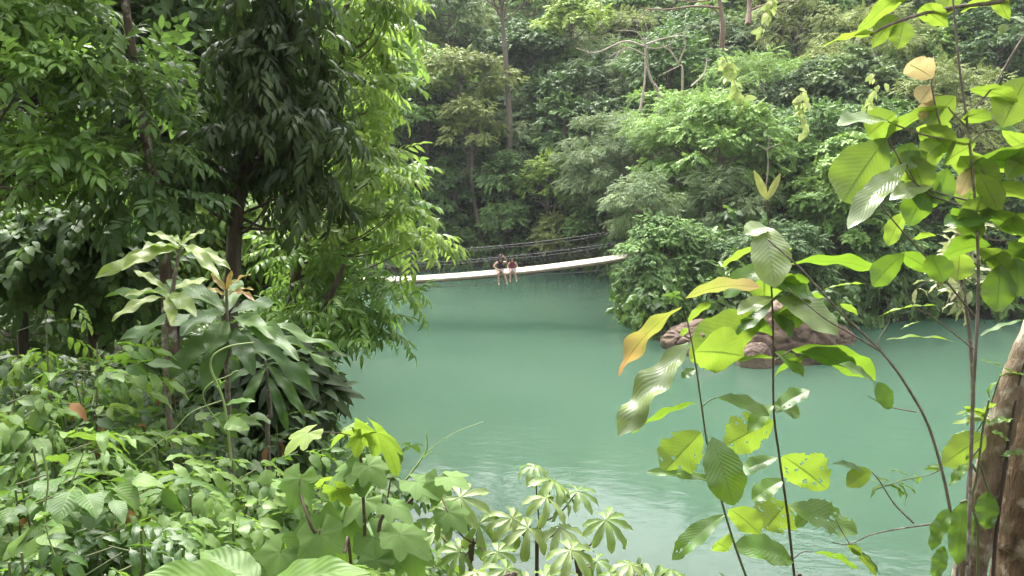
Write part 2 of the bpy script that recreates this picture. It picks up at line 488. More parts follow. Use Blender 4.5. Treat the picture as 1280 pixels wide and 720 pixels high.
M['rosette_d'] = leafmat('deep_green_long_leaf', [(.025, .065, .022), (.045, .1, .034), (.08, .15, .05)], (.16, .32, .03), .32, .46, .32, .28, 14, .3, .13)
M['red'] = leafmat('reddish_new_leaf', [(.22, .13, .06), (.24, .18, .07), (.22, .22, .08)], (.35, .25, .06), .3, .4, .5, .3, 11)
M['maca'] = leafmat('lobed_leaf', [(.05, .125, .03), (.075, .165, .04), (.11, .22, .065)], (.24, .44, .04), .4, .5, .3, .22, 7, .3, .07)
M['maca_y'] = leafmat('lobed_lime_leaf', [(.11, .2, .03), (.15, .25, .03), (.18, .28, .04)], (.27, .42, .04), .44, .42, .45, .22, 7, .3, .07)
M['palm'] = leafmat('palmate_leaf', [(.09, .17, .055), (.14, .23, .085), (.2, .28, .13)], (.30, .46, .07), .36, .38, .55, .5, 9, .3, .16)
M['climb'] = leafmat('climber_leaf', [(.05, .12, .03), (.08, .17, .035), (.12, .22, .05)], (.2, .36, .04), .34, .3, .6, .28, 14, .3, .13)
M['cover'] = leafmat('ground_cover_leaf', [(.02, .045, .015), (.035, .08, .025), (.06, .12, .035)], (.12, .22, .03), .3, .45, .4)
M['cover2'] = leafmat('bank_cover_leaf', [(.03, .07, .02), (.06, .13, .035), (.10, .19, .05)], (.2, .36, .04), .34, .42, .45)
M['dry'] = leafmat('dry_leaf', [(.12, .06, .03), (.18, .1, .05), (.2, .13, .07)], (.25, .14, .05), .2, .7, .2)
M['silver'] = leafmat('silvery_leaf', [(.18, .24, .12), (.26, .31, .19), (.34, .38, .27)], (.3, .38, .12), .3, .35, .6)
# wood
M['bark'] = barkmat('bark_brown', (.05, .035, .025), (.13, .10, .075))
M['bark_d'] = barkmat('bark_dark', (.025, .018, .014), (.07, .05, .038))
M['bark_far'] = barkmat('bark_far_pale', (.10, .085, .065), (.24, .2, .155), scale=1.5)
M['bark_red'] = barkmat('bark_far_reddish', (.13, .085, .06), (.28, .19, .14), scale=1.5)
M['bark_mot'] = barkmat('bark_mottled', (.06, .038, .028), (.15, .10, .075), (.36, .33, .28), 9, .85, .42)
M['bark_big'] = barkmat('bark_lichen', (.055, .034, .016), (.16, .10, .048), (.33, .285, .2), 11, .9, .42, 1.0)
M['bark_pale'] = barkmat('bark_pale_liana', (.12, .08, .05), (.27, .20, .135), (.40, .35, .27), 13, .9, .45, 1.0)
M['twig'] = barkmat('twig_grey', (.10, .08, .065), (.24, .20, .165), (.34, .31, .26), 20, .85, .38)
M['dead'] = barkmat('deadwood', (.25, .2, .165), (.45, .38, .32), scale=3)
M['gstem'] = plain('green_stem', (.10, .14, .05), .5, (.13, .12, .06))
M['vstem'] = plain('vine_stem', (.2, .28, .08), .5, (.24, .3, .12))
M['pstem'] = plain('purple_brown_stem', (.06, .04, .03), .6, (.10, .075, .05), 30)


# ------------------------------------------------------------------ crowns and trees
def crown_sprays(mb, ells, tpls, size, clump_r, per, rng, droop=.25, flat=.7, jit=.35, shell=.45, lo=0.0, hi=1.0, limb=None, low=-.35, start=None):
    """leaf sprays in domed clumps spread over ellipsoids (centre, radii, clumps)"""
    for c, r, k in ells:
        c = np.asarray(c, float); r = np.asarray(r, float)
        u = rng.normal(size=(k, 3)); u = nz(u)
        u[:, 2] = np.where(u[:, 2] < low, -u[:, 2], u[:, 2])
        rad = shell + (1 - shell) * rng.random(k) ** .6
        cc = c + u * r * rad[:, None]
        cr = clump_r * rng.uniform(.65, 1.3, k)
        tone = rng.uniform(lo, hi, k)
        for i in range(k):
            n = max(4, int(per * (cr[i] / clump_r) ** 2))
            th = rng.uniform(0, 2 * PI, n); sp = rng.uniform(-.25, 1, n)
            cp = np.sqrt(np.maximum(1 - sp * sp, 0))
            o = np.stack([cp * np.cos(th), cp * np.sin(th), sp], 1)
            rr = rng.uniform(.35, 1, n) ** .5
            pos = cc[i] + o * np.array([1, 1, flat]) * (cr[i] * rr)[:, None]
            d = o * np.array([1, 1, .4]) + u[i] * .35 + rng.normal(size=(n, 3)) * jit + np.array([0, 0, -droop])
            nn = UP * .9 + o * .45 + u[i] * .25 + rng.normal(size=(n, 3)) * jit * .7
            scatter(mb, tpls, pos - nz(d) * size * .3, d, nn, size * rng.uniform(.7, 1.25, n), np.clip(tone[i] + rng.normal(size=n) * .13, 0, 1), rng)
            if limb is not None:
                lb, lr, every = limb
                if i % every == 0:
                    s = start(rng) if start else c - np.array([0, 0, r[2] * .8])
                    mid = s * .45 + cc[i] * .55 + np.array([0, 0, -.08 * np.linalg.norm(cc[i] - s)]) + rng.normal(size=3) * cr[i] * .2
                    tube(lb, [s, mid, cc[i]], lr, lr * .25, 5, 4)


def tree(name, label, cat, px, py, rx, ry, d, mat, bark='bark_far', tpls=None, size=.85, clump=1.0, k=None, per=26, base_px=None, rz=None,
         group=None, droop=.25, lo=0, hi=1, trunk_r=None, low=-.35, seed=None, flat=.7, copies=None, lean=0):
    """a whole tree whose crown is centred where the photo shows it and whose trunk stands on the slope below"""
    rng = np.random.default_rng(int(px * 13 + py * 7 + d) if seed is None else seed)
    c = P(px, py, d)
    r = np.array([rx / FPX * d, (rx + ry) / 2 / FPX * d * .9, ry / FPX * d])
    bx = c[0] + lean + rng.normal() * r[0] * .15; by = c[1] + r[1] * .1
    if base_px is not None: bx = P(base_px, py, by)[0]
    b = np.array([bx, by, float(H(bx, by)) - .3])
    t = thing(name, label, cat, b, group)
    vol = r[0] * r[1] + r[0] * r[2] * 2
    size = size * .88; per = int(per * 1.35)
    if k is None: k = int(max(12, 2.0 * vol / clump ** 2))
    tr = trunk_r or .035 * (c[2] + r[2] - b[2]) ** .75
    lb = MB(); mb = MB()
    top = c + np.array([0, 0, r[2] * .45])
    w = rng.normal(size=3) * .4; w[2] = 0
    pts = [b, b * .6 + top * .4 + w * .8, b * .25 + top * .75 + w * .5, top]
    pth = tube(lb, pts, tr, tr * .35, 7, 6)
    hh = pth[:, 2]

    def start(g):
        z = g.uniform(c[2] - r[2] * .9, c[2] + r[2] * .2)
        return pth[np.argmin(np.abs(hh - z))]
    crown_sprays(mb, [(c, r, k)], tpls or SP_MED, size, clump, per, rng, droop, flat, lo=lo, hi=hi, limb=(lb, tr * .3, 2), start=start, low=low)
    lb.build('trunk', M[bark], t)
    mb.build('crown', M[mat], t)
    return t


# ------------------------------------------------------------------ ground, water
def axis(lo, hi, step, far):
    a = np.arange(lo, hi + .01, step)
    l = lo - np.array([far, far * .5, far * .25, far * .1]); h = hi + np.array([far * .1, far * .25, far * .5, far])
    return np.concatenate([l, a, h])


def build_ground():
    xs = axis(-60, 70, .7, 500); ys = axis(-14, 130, .7, 500)
    X, Y = np.meshgrid(xs, ys)
    Z = H(X.ravel(), Y.ravel())
    v = np.stack([X.ravel(), Y.ravel(), Z], 1)
    nx = len(xs); i = np.arange(len(ys) - 1)[:, None] * nx; j = np.arange(nx - 1)[None]
    f = np.stack([i + j, i + j + 1, i + nx + j + 1, i + nx + j], -1).reshape(-1, 4)
    mb = MB(); mb.add(v, f, np.stack([X.ravel(), Y.ravel()], 1))
    m, nt, N, L = newmat('forest_soil')
    out = N.new('ShaderNodeOutputMaterial'); pr = N.new('ShaderNodeBsdfPrincipled')
    tc = N.new('ShaderNodeTexCoord')
    n1 = N.new('ShaderNodeTexNoise'); n1.inputs['Scale'].default_value = 1.3; n1.inputs['Detail'].default_value = 8
    L.new(tc.outputs['Object'], n1.inputs[0])
    r = ramp(N, [(.3, (.018, .015, .01)), (.5, (.035, .028, .018)), (.65, (.03, .036, .015)), (.8, (.05, .04, .026))])
    L.new(n1.outputs[0], r.inputs[0]); L.new(r.outputs[0], pr.inputs['Base Color']); pr.inputs['Roughness'].default_value = .95
    b = N.new('ShaderNodeBump'); b.inputs['Strength'].default_value = .8; b.inputs['Distance'].default_value = .1
    L.new(n1.outputs[0], b.inputs['Height']); L.new(b.outputs[0], pr.inputs['Normal']); L.new(pr.outputs[0], out.inputs[0])
    o = mb.build('ground', m); o['kind'] = 'structure'


def build_water():
    xs = np.linspace(-30, 92, 62); ys = np.linspace(8, 66, 30)
    X, Y = np.meshgrid(xs, ys); v = np.stack([X.ravel(), Y.ravel(), np.zeros(X.size)], 1)
    nx = len(xs); i = np.arange(len(ys) - 1)[:, None] * nx; j = np.arange(nx - 1)[None]
    f = np.stack([i + j, i + j + 1, i + nx + j + 1, i + nx + j], -1).reshape(-1, 4)
    mb = MB(); mb.add(v, f, v[:, :2])
    m, nt, N, L = newmat('milky_turquoise_water')
    out = N.new('ShaderNodeOutputMaterial'); pr = N.new('ShaderNodeBsdfPrincipled')
    tc = N.new('ShaderNodeTexCoord')
    n0 = N.new('ShaderNodeTexNoise'); n0.inputs['Scale'].default_value = .09; n0.inputs['Detail'].default_value = 3
    L.new(tc.outputs['Object'], n0.inputs[0])
    r = ramp(N, [(.3, (.042, .084, .056)), (.7, (.050, .096, .064))])
    L.new(n0.outputs[0], r.inputs[0]); L.new(r.outputs[0], pr.inputs['Base Color'])
    pr.inputs['Roughness'].default_value = .04; pr.inputs['IOR'].default_value = 1.33
    pr.subsurface_method = 'BURLEY'; pr.inputs['Subsurface Weight'].default_value = 1.0; pr.inputs['Subsurface Radius'].default_value = (.6, 1.0, .9); pr.inputs['Subsurface Scale'].default_value = 16.0
    mp = N.new('ShaderNodeMapping'); mp.inputs['Scale'].default_value = (1, 1.7, 1); mp.inputs['Rotation'].default_value = (0, 0, .25)
    L.new(tc.outputs['Object'], mp.inputs[0])
    n1 = N.new('ShaderNodeTexNoise'); n1.inputs['Scale'].default_value = 1.8; n1.inputs['Detail'].default_value = 3; n1.inputs['Roughness'].default_value = .5
    n2 = N.new('ShaderNodeTexNoise'); n2.inputs['Scale'].default_value = 6.0; n2.inputs['Detail'].default_value = 2
    n3 = N.new('ShaderNodeTexNoise'); n3.inputs['Scale'].default_value = .22; n3.inputs['Detail'].default_value = 2
    for n in (n1, n2): L.new(mp.outputs[0], n.inputs[0])
    L.new(tc.outputs['Object'], n3.inputs[0])
    mr = N.new('ShaderNodeMapRange'); mr.inputs[1].default_value = .4; mr.inputs[2].default_value = .65; mr.inputs[3].default_value = .35
    L.new(n3.outputs[0], mr.inputs[0])
    a = N.new('ShaderNodeMath'); a.operation = 'MULTIPLY_ADD'; a.inputs[1].default_value = .25
    L.new(n2.outputs[0], a.inputs[0]); L.new(n1.outputs[0], a.inputs[2])
    b = N.new('ShaderNodeBump'); b.inputs['Distance'].default_value = .06
    q = N.new('ShaderNodeMath'); q.operation = 'MULTIPLY'; q.inputs[1].default_value = .24
    L.new(mr.outputs[0], q.inputs[0]); L.new(q.outputs[0], b.inputs['Strength'])
    L.new(a.outputs[0], b.inputs['Height']); L.new(b.outputs[0], pr.inputs['Normal'])
    L.new(pr.outputs[0], out.inputs[0])
    o = mb.build('river_water', m); o['kind'] = 'structure'


build_ground()
build_water()

# ------------------------------------------------------------------ rock by the far right bank
import mathutils


def boulder(name, label, loc, r, seed, cracks=1.0):
    import bmesh
    bm = bmesh.new(); bmesh.ops.create_icosphere(bm, subdivisions=6, radius=1)
    rng = np.random.default_rng(seed); off = Vector(rng.uniform(-50, 50, 3))
    nf = mathutils.noise
    for v in bm.verts:
        p = v.co.copy()
        big = nf.fractal(p * 1.1 + off, 1.0, 2.0, 4) * .12
        rid = nf.ridged_multi_fractal(p * 1.7 + off * 2, .9, 2.1, 4, 1.0, 2.0) * .011
        st = math.sin((p.z * 1.4 + p.x * .9 + nf.noise(p * 1.5 + off) * 1.2) * 7) * .014 * cracks
        cell = nf.voronoi(p * 1.6 + off)[0]; ck = max(0, 1 - (cell[1] - cell[0]) / .12) * .075 * cracks
        fine = nf.fractal(p * 9 + off, 1.0, 2.0, 3) * .012
        k = 1 + big + rid + st - ck + fine
        v.co = Vector((p.x * r[0] * k, p.y * r[1] * k, p.z * r[2] * k))
    v = np.array([x.co[:] for x in bm.verts]); f = np.array([[q.index for q in p.verts] for p in bm.faces]); bm.free()
    mb = MB(); mb.add(v + np.array(loc), f)
    m, nt, N, L = newmat('reddish_rock')
    out = N.new('ShaderNodeOutputMaterial'); pr = N.new('ShaderNodeBsdfPrincipled'); tc = N.new('ShaderNodeTexCoord'); geo = N.new('ShaderNodeNewGeometry')
    n1 = N.new('ShaderNodeTexNoise'); n1.inputs['Scale'].default_value = 1.6; n1.inputs['Detail'].default_value = 9; n1.inputs['Roughness'].default_value = .65
    L.new(tc.outputs['Object'], n1.inputs[0])
    rp = ramp(N, [(.28, (.04, .026, .017)), (.45, (.10, .062, .040)), (.6, (.15, .10, .066)), (.78, (.21, .155, .11))]); L.new(n1.outputs[0], rp.inputs[0])
    mp = N.new('ShaderNodeMapping'); mp.inputs['Rotation'].default_value = (.3, .5, .4); mp.inputs['Scale'].default_value = (1, 1, 2.2); L.new(tc.outputs['Object'], mp.inputs[0])
    n2 = N.new('ShaderNodeTexNoise'); n2.inputs['Scale'].default_value = .8; n2.inputs['Detail'].default_value = 6; n2.inputs['Distortion'].default_value = 1.2
    L.new(mp.outputs[0], n2.inputs[0])
    cr = ramp(N, [(.46, (1, 1, 1)), (.5, (.25, .2, .18)), (.54, (1, 1, 1))]); L.new(n2.outputs[0], cr.inputs[0])
    mx = N.new('ShaderNodeMix'); mx.data_type = 'RGBA'; mx.blend_type = 'MULTIPLY'; mx.inputs[0].default_value = .8; L.new(rp.outputs[0], mx.inputs[6]); L.new(cr.outputs[0], mx.inputs[7])
    # pale silt line left by the river
    sx = N.new('ShaderNodeSeparateXYZ'); L.new(geo.outputs['Position'], sx.inputs[0])
    ml = N.new('ShaderNodeMapRange'); ml.inputs[1].default_value = .12; ml.inputs[2].default_value = .42; ml.inputs[3].default_value = .75; ml.inputs[4].default_value = 0
    L.new(sx.outputs[2], ml.inputs[0])
    m2 = N.new('ShaderNodeMix'); m2.data_type = 'RGBA'; L.new(ml.outputs[0], m2.inputs[0]); L.new(mx.outputs[2], m2.inputs[6]); m2.inputs[7].default_value = (.22, .165, .115, 1)
    L.new(m2.outputs[2], pr.inputs['Base Color']); pr.inputs['Roughness'].default_value = .8
    b = N.new('ShaderNodeBump'); b.inputs['Strength'].default_value = .7; b.inputs['Distance'].default_value = .12; L.new(n1.outputs[0], b.inputs['Height'])
    L.new(b.outputs[0], pr.inputs['Normal']); L.new(pr.outputs[0], out.inputs[0])
    o = mb.build(name, m, None, origin=loc)
    return tag(o, label, 'rock', 'rocks at the foot of the far bank')


boulder('boulder', 'big reddish brown cracked boulder at the foot of the leafy bank', P(985, 446, 30.6) * [1, 1, 0] + [0, 0, .45], (2.05, 1.4, 1.95), 3, 1.2)
boulder('boulder', 'low pinkish rock sloping into the water left of the big cracked boulder', P(876, 432, 32) * [1, 1, 0] + [0, 0, .25], (1.7, 1.2, 1.0), 8, 1.0)
boulder('boulder', 'small low rock in shade right of the big cracked boulder', P(1040, 418, 33.5) * [1, 1, 0] + [0, 0, .05], (.95, .9, .7), 12, .8)
boulder('boulder', 'rounded pink lump of rock standing in the water before the big boulder', P(945, 455, 29.4) * [1, 1, 0] + [0, 0, .05], (.75, .6, .85), 21, .4)
# ------------------------------------------------------------------ hanging bridge
def build_bridge():
    Y0, W = 38.0, 1.25
    xs_px = [130, 250, 330, 450, 540, 640, 700, 745, 790, 850]
    ys_px = [337, 346, 349.5, 350, 346.5, 338.5, 331.5, 325.5, 318.5, 306]
    key = np.array([P(a, b, Y0) for a, b in zip(xs_px, ys_px)])
    p = smooth_path(key, 10)
    Lc = np.concatenate([[0], np.cumsum(np.linalg.norm(np.diff(p, axis=0), axis=1))])
    s = np.linspace(0, Lc[-1], 260)
    c = np.stack([np.interp(s, Lc, p[:, k]) for k in range(3)], 1)
    base = c[len(c) // 2] * [1, 1, 0]
    t = thing('hanging_footbridge', 'pale woven bamboo hanging footbridge sagging low over the green river', 'bridge', base)
    deckm = plain('woven_bamboo', (.62, .57, .46), .7, (.45, .39, .29), 14)
    pole = plain('weathered_bamboo', (.25, .19, .13), .8, (.15, .11, .08), 10)
    cab = plain('dark_cable', (.045, .045, .05), .5)
    rope = plain('grey_rope', (.16, .15, .14), .8)
    rng = np.random.default_rng(5)
    tg = nz(np.gradient(c, axis=0)); side = np.array([0, 1.0, 0])
    # deck: slats across, each slightly uneven
    mb = MB()
    for i in range(len(c) - 1):
        a, b = c[i], c[i + 1]; m_ = (a + b) / 2; dx = np.linalg.norm(b - a); ti = tg[i]
        up = np.cross(side, ti) * -1
        rot = np.stack([ti, side, nz(np.cross(ti, side))], 1)
        boxm(mb, m_ + [0, rng.normal() * .012, rng.normal() * .006], (dx * .93, W, .028), 0, rot)
    mb.build('woven_deck', deckm, t, smooth=False)
    eb = MB()
    for sgn in (-1, 1):
        q = c[::8] + side * sgn * (W / 2 + .05) + [0, 0, -.015]
        tube(eb, q, .05, sides=6, n=2, rng=rng, wob=.04)
        eb.build('edge_pole', deckm, t); eb = MB()
    ub = MB()
    for sgn in (-.55, 0, .55):
        tube(ub, c[::8] + side * sgn * W + [0, 0, -.10], .045, sides=5, n=2)
    for i in range(6, len(c), 9):
        tube(ub, [c[i] + side * (-W * .62) + [0, 0, -.075], c[i] + side * (W * .62) + [0, 0, -.075]], .032, sides=5, n=1)
    ub.build('under_poles', pole, t)
    # main cables under the deck, one hanging slack
    for sgn, dz in ((-.5, -.16), (.5, -.18)):
        k = MB(); tube(k, c[::8] + side * sgn * W + [0, 0, dz], .016, sides=5, n=2); k.build('deck_cable', cab, t)
    k = MB(); u = np.linspace(0, 1, len(c))
    sl = c + side * (-W * .6) + np.array([[0, 0, 1]]) * (-.2 - .22 * np.abs(np.sin(u * PI * 4)))[:, None]
    tube(k, sl[::6], .018, sides=5, n=3); k.build('slack_rope', rope, t)
    # hand cables (two each side) with hanging net
    for sgn in (-1, 1):
        hh = 1.25 if sgn > 0 else .84
        top = c + side * sgn * (W / 2 + .1) + [0, 0, hh]
        low = c + side * sgn * (W / 2 + .08) + [0, 0, hh - .13]
        k = MB(); tube(k, top[::8], .014, sides=5, n=2); k.build('hand_cable', cab, t)
        k = MB(); tube(k, (low + np.array([[0, 0, 1]]) * (.03 * np.sin(u * 30))[:, None])[::8], .009, sides=5, n=3); k.build('hand_cable', cab, t)
        if sgn > 0:
            net = MB()
            for i in range(2, len(c), 3):
                if 124 < i < 136 and sgn < 0: continue
                tube(net, [c[i] + side * sgn * (W / 2 + .03), top[i]], .0028, sides=3, n=1)
            for h in (.25, .5, .75):
                tube(net, (c + side * sgn * (W / 2 + .05) + [0, 0, h])[::8], .0028, sides=3, n=1)
            net.build('rope_net', rope, t)
        else:
            net = MB()
            for i in range(2, len(c), 9):
                tube(net, [c[i] + side * sgn * (W / 2 + .03), top[i]], .0035, sides=3, n=1)
            tube(net, (c + side * sgn * (W / 2 + .05) + [0, 0, .55])[::8], .003, sides=3, n=1)
            net.build('rope_net', rope, t)
    # anchor posts at both ends
    for e in (6, -7):
        for sgn in (-1, 1):
            b = c[e] + side * sgn * (W / 2 + .14); gz = float(H(b[0], b[1])) - .4
            k = MB(); tube(k, [np.array([b[0], b[1], gz]), b + [0, 0, 1.35]], .11, .09, 8, 3); k.build('anchor_post', M['bark'], t)
    return c, W


DECK, DECKW = build_bridge()


# ------------------------------------------------------------------ the two people sitting on the edge
def skin_mesh(name, verts, edges, rad, mat, sub=2, root=0):
    me = bpy.data.meshes.new(name); me.from_pydata([tuple(v) for v in verts], edges, [])
    ob = bpy.data.objects.new(name, me); COL.objects.link(ob)
    sk = ob.modifiers.new('skin', 'SKIN'); sk.use_smooth_shade = True
    for i, r in enumerate(rad):
        sv = me.skin_vertices[0].data[i]
        rr = r if isinstance(r, tuple) else (r, r)
        sv.radius = rr; sv.use_root = (i == root)
    ss = ob.modifiers.new('sub', 'SUBSURF'); ss.levels = sub; ss.render_levels = sub
    dg = bpy.context.evaluated_depsgraph_get()
    m2 = bpy.data.meshes.new_from_object(ob.evaluated_get(dg))
    v = np.array([x.co[:] for x in m2.vertices])
    fs = [list(p.vertices) for p in m2.polygons]
    bpy.data.objects.remove(ob); bpy.data.meshes.remove(me); bpy.data.meshes.remove(m2)
    return v, fs


def add_poly(mb, v, fs, m=0, off=0):
    q = [f for f in fs if len(f) == 4]; tr = [f for f in fs if len(f) == 3]
    n = mb.n; mb.add(v, np.array(q) if q else np.zeros((0, 4), int), None, .5, m)
    if tr:
        mb.f.append(np.array(tr) + n); mb.m.append(np.full(len(tr), m))


def person(label, seat, s, pose, skin, hairc, topc, shortc, turn=0.0, female=True):
    """x to the viewer's right, -y towards the viewer, seat at the origin"""
    J = pose; V = []; E = []; R = []

    def v(p, r, frm=None):
        V.append(np.array(p, float)); R.append(r)
        if frm is not None: E.append((frm, len(V) - 1))
        return len(V) - 1
    pel = v((0, .02, .11), (.15, .115)); wa = v((0, .03, .27), (.118, .095), pel); ch = v((0, .0, .43), (.145, .105), wa)
    nb = v((0, -.01, .555), (.07, .06), ch); nk = v((0, -.025, .62), .048, nb); hd0 = v((0, -.04, .68), .05, nk)
    hands = []
    for sx in (-1, 1):
        sh = v((sx * .165, 0, .515), .055, ch)
        el = v(J['elbow'][sx], .04, sh); wr = v(J['wrist'][sx], .027, el)
        pl = v(J['palm'][sx], (.034, .018), wr)
        hands.append((sx, wr, pl))
        d = nz(np.array(J['palm'][sx], float) - np.array(J['wrist'][sx], float))
        ax = nz(np.cross(d, [0, 1.0, .3])); nn = np.cross(ax, d)
        p0 = np.array(J['palm'][sx], float)
        for q, (o, l) in enumerate(((-.026, .062), (-.009, .072), (.009, .068), (.025, .054))):
            a = v(p0 + d * .035 + ax * o, .0085, pl); b = v(p0 + d * (.035 + l * .5) + ax * o * 1.1 + nn * .006, .008, a)
            v(p0 + d * (.035 + l * .85) + ax * o * 1.1 + nn * .022, .007, b)
        a = v(p0 - d * .01 + ax * (-.034) * sx, .010, pl); v(p0 + d * .03 + ax * (-.05) * sx, .0085, a)
    for sx in (-1, 1):
        hp = v((sx * .09, -.04, .095), .085, pel)
        kn = v(J['knee'][sx], .055, hp); cf = v(np.array(J['knee'][sx]) * .65 + np.array(J['ankle'][sx]) * .35 + [0, .02, 0], .055, kn)
        an = v(J['ankle'][sx], .034, cf); he = v(np.array(J['ankle'][sx]) + [0, -.03, -.05], .036, an)
        v(np.array(J['ankle'][sx]) + [0, -.15, -.085], (.036, .022), he)
    v0, f0 = skin_mesh('tmp', V, E, R, None)
    # head with face
    hc = np.array([0, -.055, .775]) + np.array(J.get('tilt', (0, 0, 0)))
    import bmesh
    bm = bmesh.new(); bmesh.ops.create_uvsphere(bm, u_segments=28, v_segments=20, radius=1)
    hv = np.array([x.co[:] for x in bm.verts]); hf = [[q.index for q in f.verts] for f in bm.faces]; bm.free()
    hv = hv * [.075, .092, .115]
    low = hv[:, 2] < -.02
    hv[:, 0] *= np.where(low, 1 - (-.02 - hv[:, 2]) * 2.6, 1)
    hv[:, 1] += np.where(low, (hv[:, 2] + .02) * .12, 0)
    fr = hv[:, 1] < 0

    def bump(x, z, sx, sz, a): return np.where(fr, a * np.exp(-((hv[:, 0] - x) / sx) ** 2 - ((hv[:, 2] - z) / sz) ** 2), 0)
    hv[:, 1] -= bump(0, -.022, .013, .022, .024) - bump(-.03, .004, .015, .011, .010) - bump(.03, .004, .015, .011, .010) + bump(0, -.06, .022, .008, .007) + bump(0, -.092, .022, .016, .008)
    for sx in (-1, 1):
        ear = np.exp(-((hv[:, 0] - sx * .075) / .02) ** 2 - ((hv[:, 1] - .008) / .02) ** 2 - ((hv[:, 2] + .01) / .03) ** 2)
        hv[:, 0] += sx * .018 * ear
    ct, st = math.cos(J.get('yaw', 0)), math.sin(J.get('yaw', 0))

    def hrot(a):
        a = np.asarray(a, float); return np.stack([a[..., 0] * ct - a[..., 1] * st, a[..., 0] * st + a[..., 1] * ct, a[..., 2]], -1)
    mt = turn; cT, sT = math.cos(mt), math.sin(mt)

    def W(a):
        a = np.asarray(a, float) * s
        return np.stack([a[..., 0] * cT - a[..., 1] * sT, a[..., 0] * sT + a[..., 1] * cT, a[..., 2]], -1) + seat
    t = thing('person', label, 'person', seat, 'people sitting on the bridge')
    sm = plain('skin', skin, .55, tuple(x * .9 for x in skin)); hm = plain('hair', hairc, .5)
    dk = plain('dark_eye', (.02, .015, .012), .3); lip = plain('lips', (.3, .1, .08), .5)
    mb = MB(); add_poly(mb, W(v0), f0); add_poly(mb, W(hrot(hv) + hc), hf)
    for sx in (-1, 1):
        e = np.array([sx * .03, -.083, .004]); eb = hv * [.14, .07, .06] + e
        add_poly(mb, W(hrot(eb) + hc), hf, 1)
        add_poly(mb, W(hrot(hv * [.2, .05, .025] + [sx * .03, -.087, .024]) + hc), hf, 1)
    add_poly(mb, W(hrot(hv * [.3, .06, .05] + [0, -.086, -.06]) + hc), hf, 2)
    body = mb.build('body', [sm, dk, lip], t)
    # hair: cap and a fall behind the neck
    cap = hv * [1.2, 1.2, 1.12] + [0, .012, .014]
    keep = [f for f in hf if not all((cap[i][1] < -.035 and cap[i][2] < .045) or cap[i][2] < -.075 for i in f)]
    hb = MB(); add_poly(hb, W(hrot(cap) + hc), keep)
    hvv, hff = skin_mesh('tmp', [(0, .05, .83), (0, .085, .74), (0, .10, .62), (.01, .10, .5)], [(0, 1), (1, 2), (2, 3)], [(.07, .05), (.085, .05), (.075, .035), (.04, .02)], None, 1)
    hvv = hvv + np.array(J.get('tilt', (0, 0, 0)))
    if female:
        add_poly(hb, W(hvv), hff)
        for sx in (-1, 1):   # locks falling beside the face to the chest
            lv, lf = skin_mesh('tmp', [(sx * .07, -.03, .82), (sx * .098, -.04, .72), (sx * .105, -.075, .61), (sx * .10, -.115, .5)], [(0, 1), (1, 2), (2, 3)], [.035, .036, .036, .018], None, 1)
            add_poly(hb, W(lv + np.array(J.get('tilt', (0, 0, 0)))), lf)
    hb.build('hair', hm, t)
    # sleeveless top and shorts, a little proud of the body
    tv, tf = skin_mesh('tmp', [(0, .022, .13), (0, .03, .27), (0, 0, .43), (0, -.006, .535), (-.13, 0, .525), (.13, 0, .525)], [(0, 1), (1, 2), (2, 3), (3, 4), (3, 5)],
                       [(.175, .14), (.155, .128), (.185, .145), (.125, .112), .088, .088], None)
    b2 = MB(); add_poly(b2, W(tv), tf); b2.build('sleeveless_top', plain('top_cloth', topc, .9), t)
    sv = [(0, .02, .1)]; se = []; sr = [(.160, .122)]
    for sx in (-1, 1):
        h = np.array([sx * .09, -.04, .097]); k = np.array(J['knee'][sx]); q = h * .45 + k * .55
        sv += [h, q]; i = len(sv); se += [(0, i - 2), (i - 2, i - 1)]; sr += [.094, .08]
    svv, sff = skin_mesh('tmp', sv, se, sr, None)
    b3 = MB(); add_poly(b3, W(svv), sff); b3.build('shorts', plain('shorts_cloth', shortc, .9), t)
    return t


def seat_at(px):
    x = P(px, 340, 37.4)[0]; i = np.argmin(np.abs(DECK[:, 0] - x))
    return np.array([x, 38 - DECKW / 2 + .06, DECK[i, 2] + .03])


person('person with long dark hair in black top, one hand raised to the head', seat_at(625.5), 1.04,
       {'elbow': {-1: (-.33, -.1, .33), 1: (.31, -.12, .52)}, 'wrist': {-1: (-.14, -.27, .17), 1: (.2, -.12, .74)}, 'palm': {-1: (-.07, -.3, .16), 1: (.14, -.1, .80)},
        'knee': {-1: (-.13, -.44, .06), 1: (.15, -.42, .05)}, 'ankle': {-1: (-.11, -.46, -.4), 1: (.27, -.5, -.36)}, 'yaw': .25},
       (.48, .28, .20), (.018, .013, .011), (.015, .015, .017), (.5, .47, .45), .08)
person('smaller person in dark pink top and pale shorts, hands resting on the thighs', seat_at(640.5), .9,
       {'elbow': {-1: (-.29, -.08, .3), 1: (.29, -.08, .3)}, 'wrist': {-1: (-.19, -.28, .2), 1: (.2, -.28, .19)}, 'palm': {-1: (-.15, -.34, .165), 1: (.16, -.34, .16)},
        'knee': {-1: (-.1, -.42, .06), 1: (.15, -.42, .06)}, 'ankle': {-1: (-.1, -.48, -.38), 1: (.25, -.5, -.36)}, 'yaw': -.2, 'tilt': (0, -.02, -.01)},
       (.45, .27, .20), (.02, .014, .012), (.22, .05, .07), (.55, .55, .56), -.05)
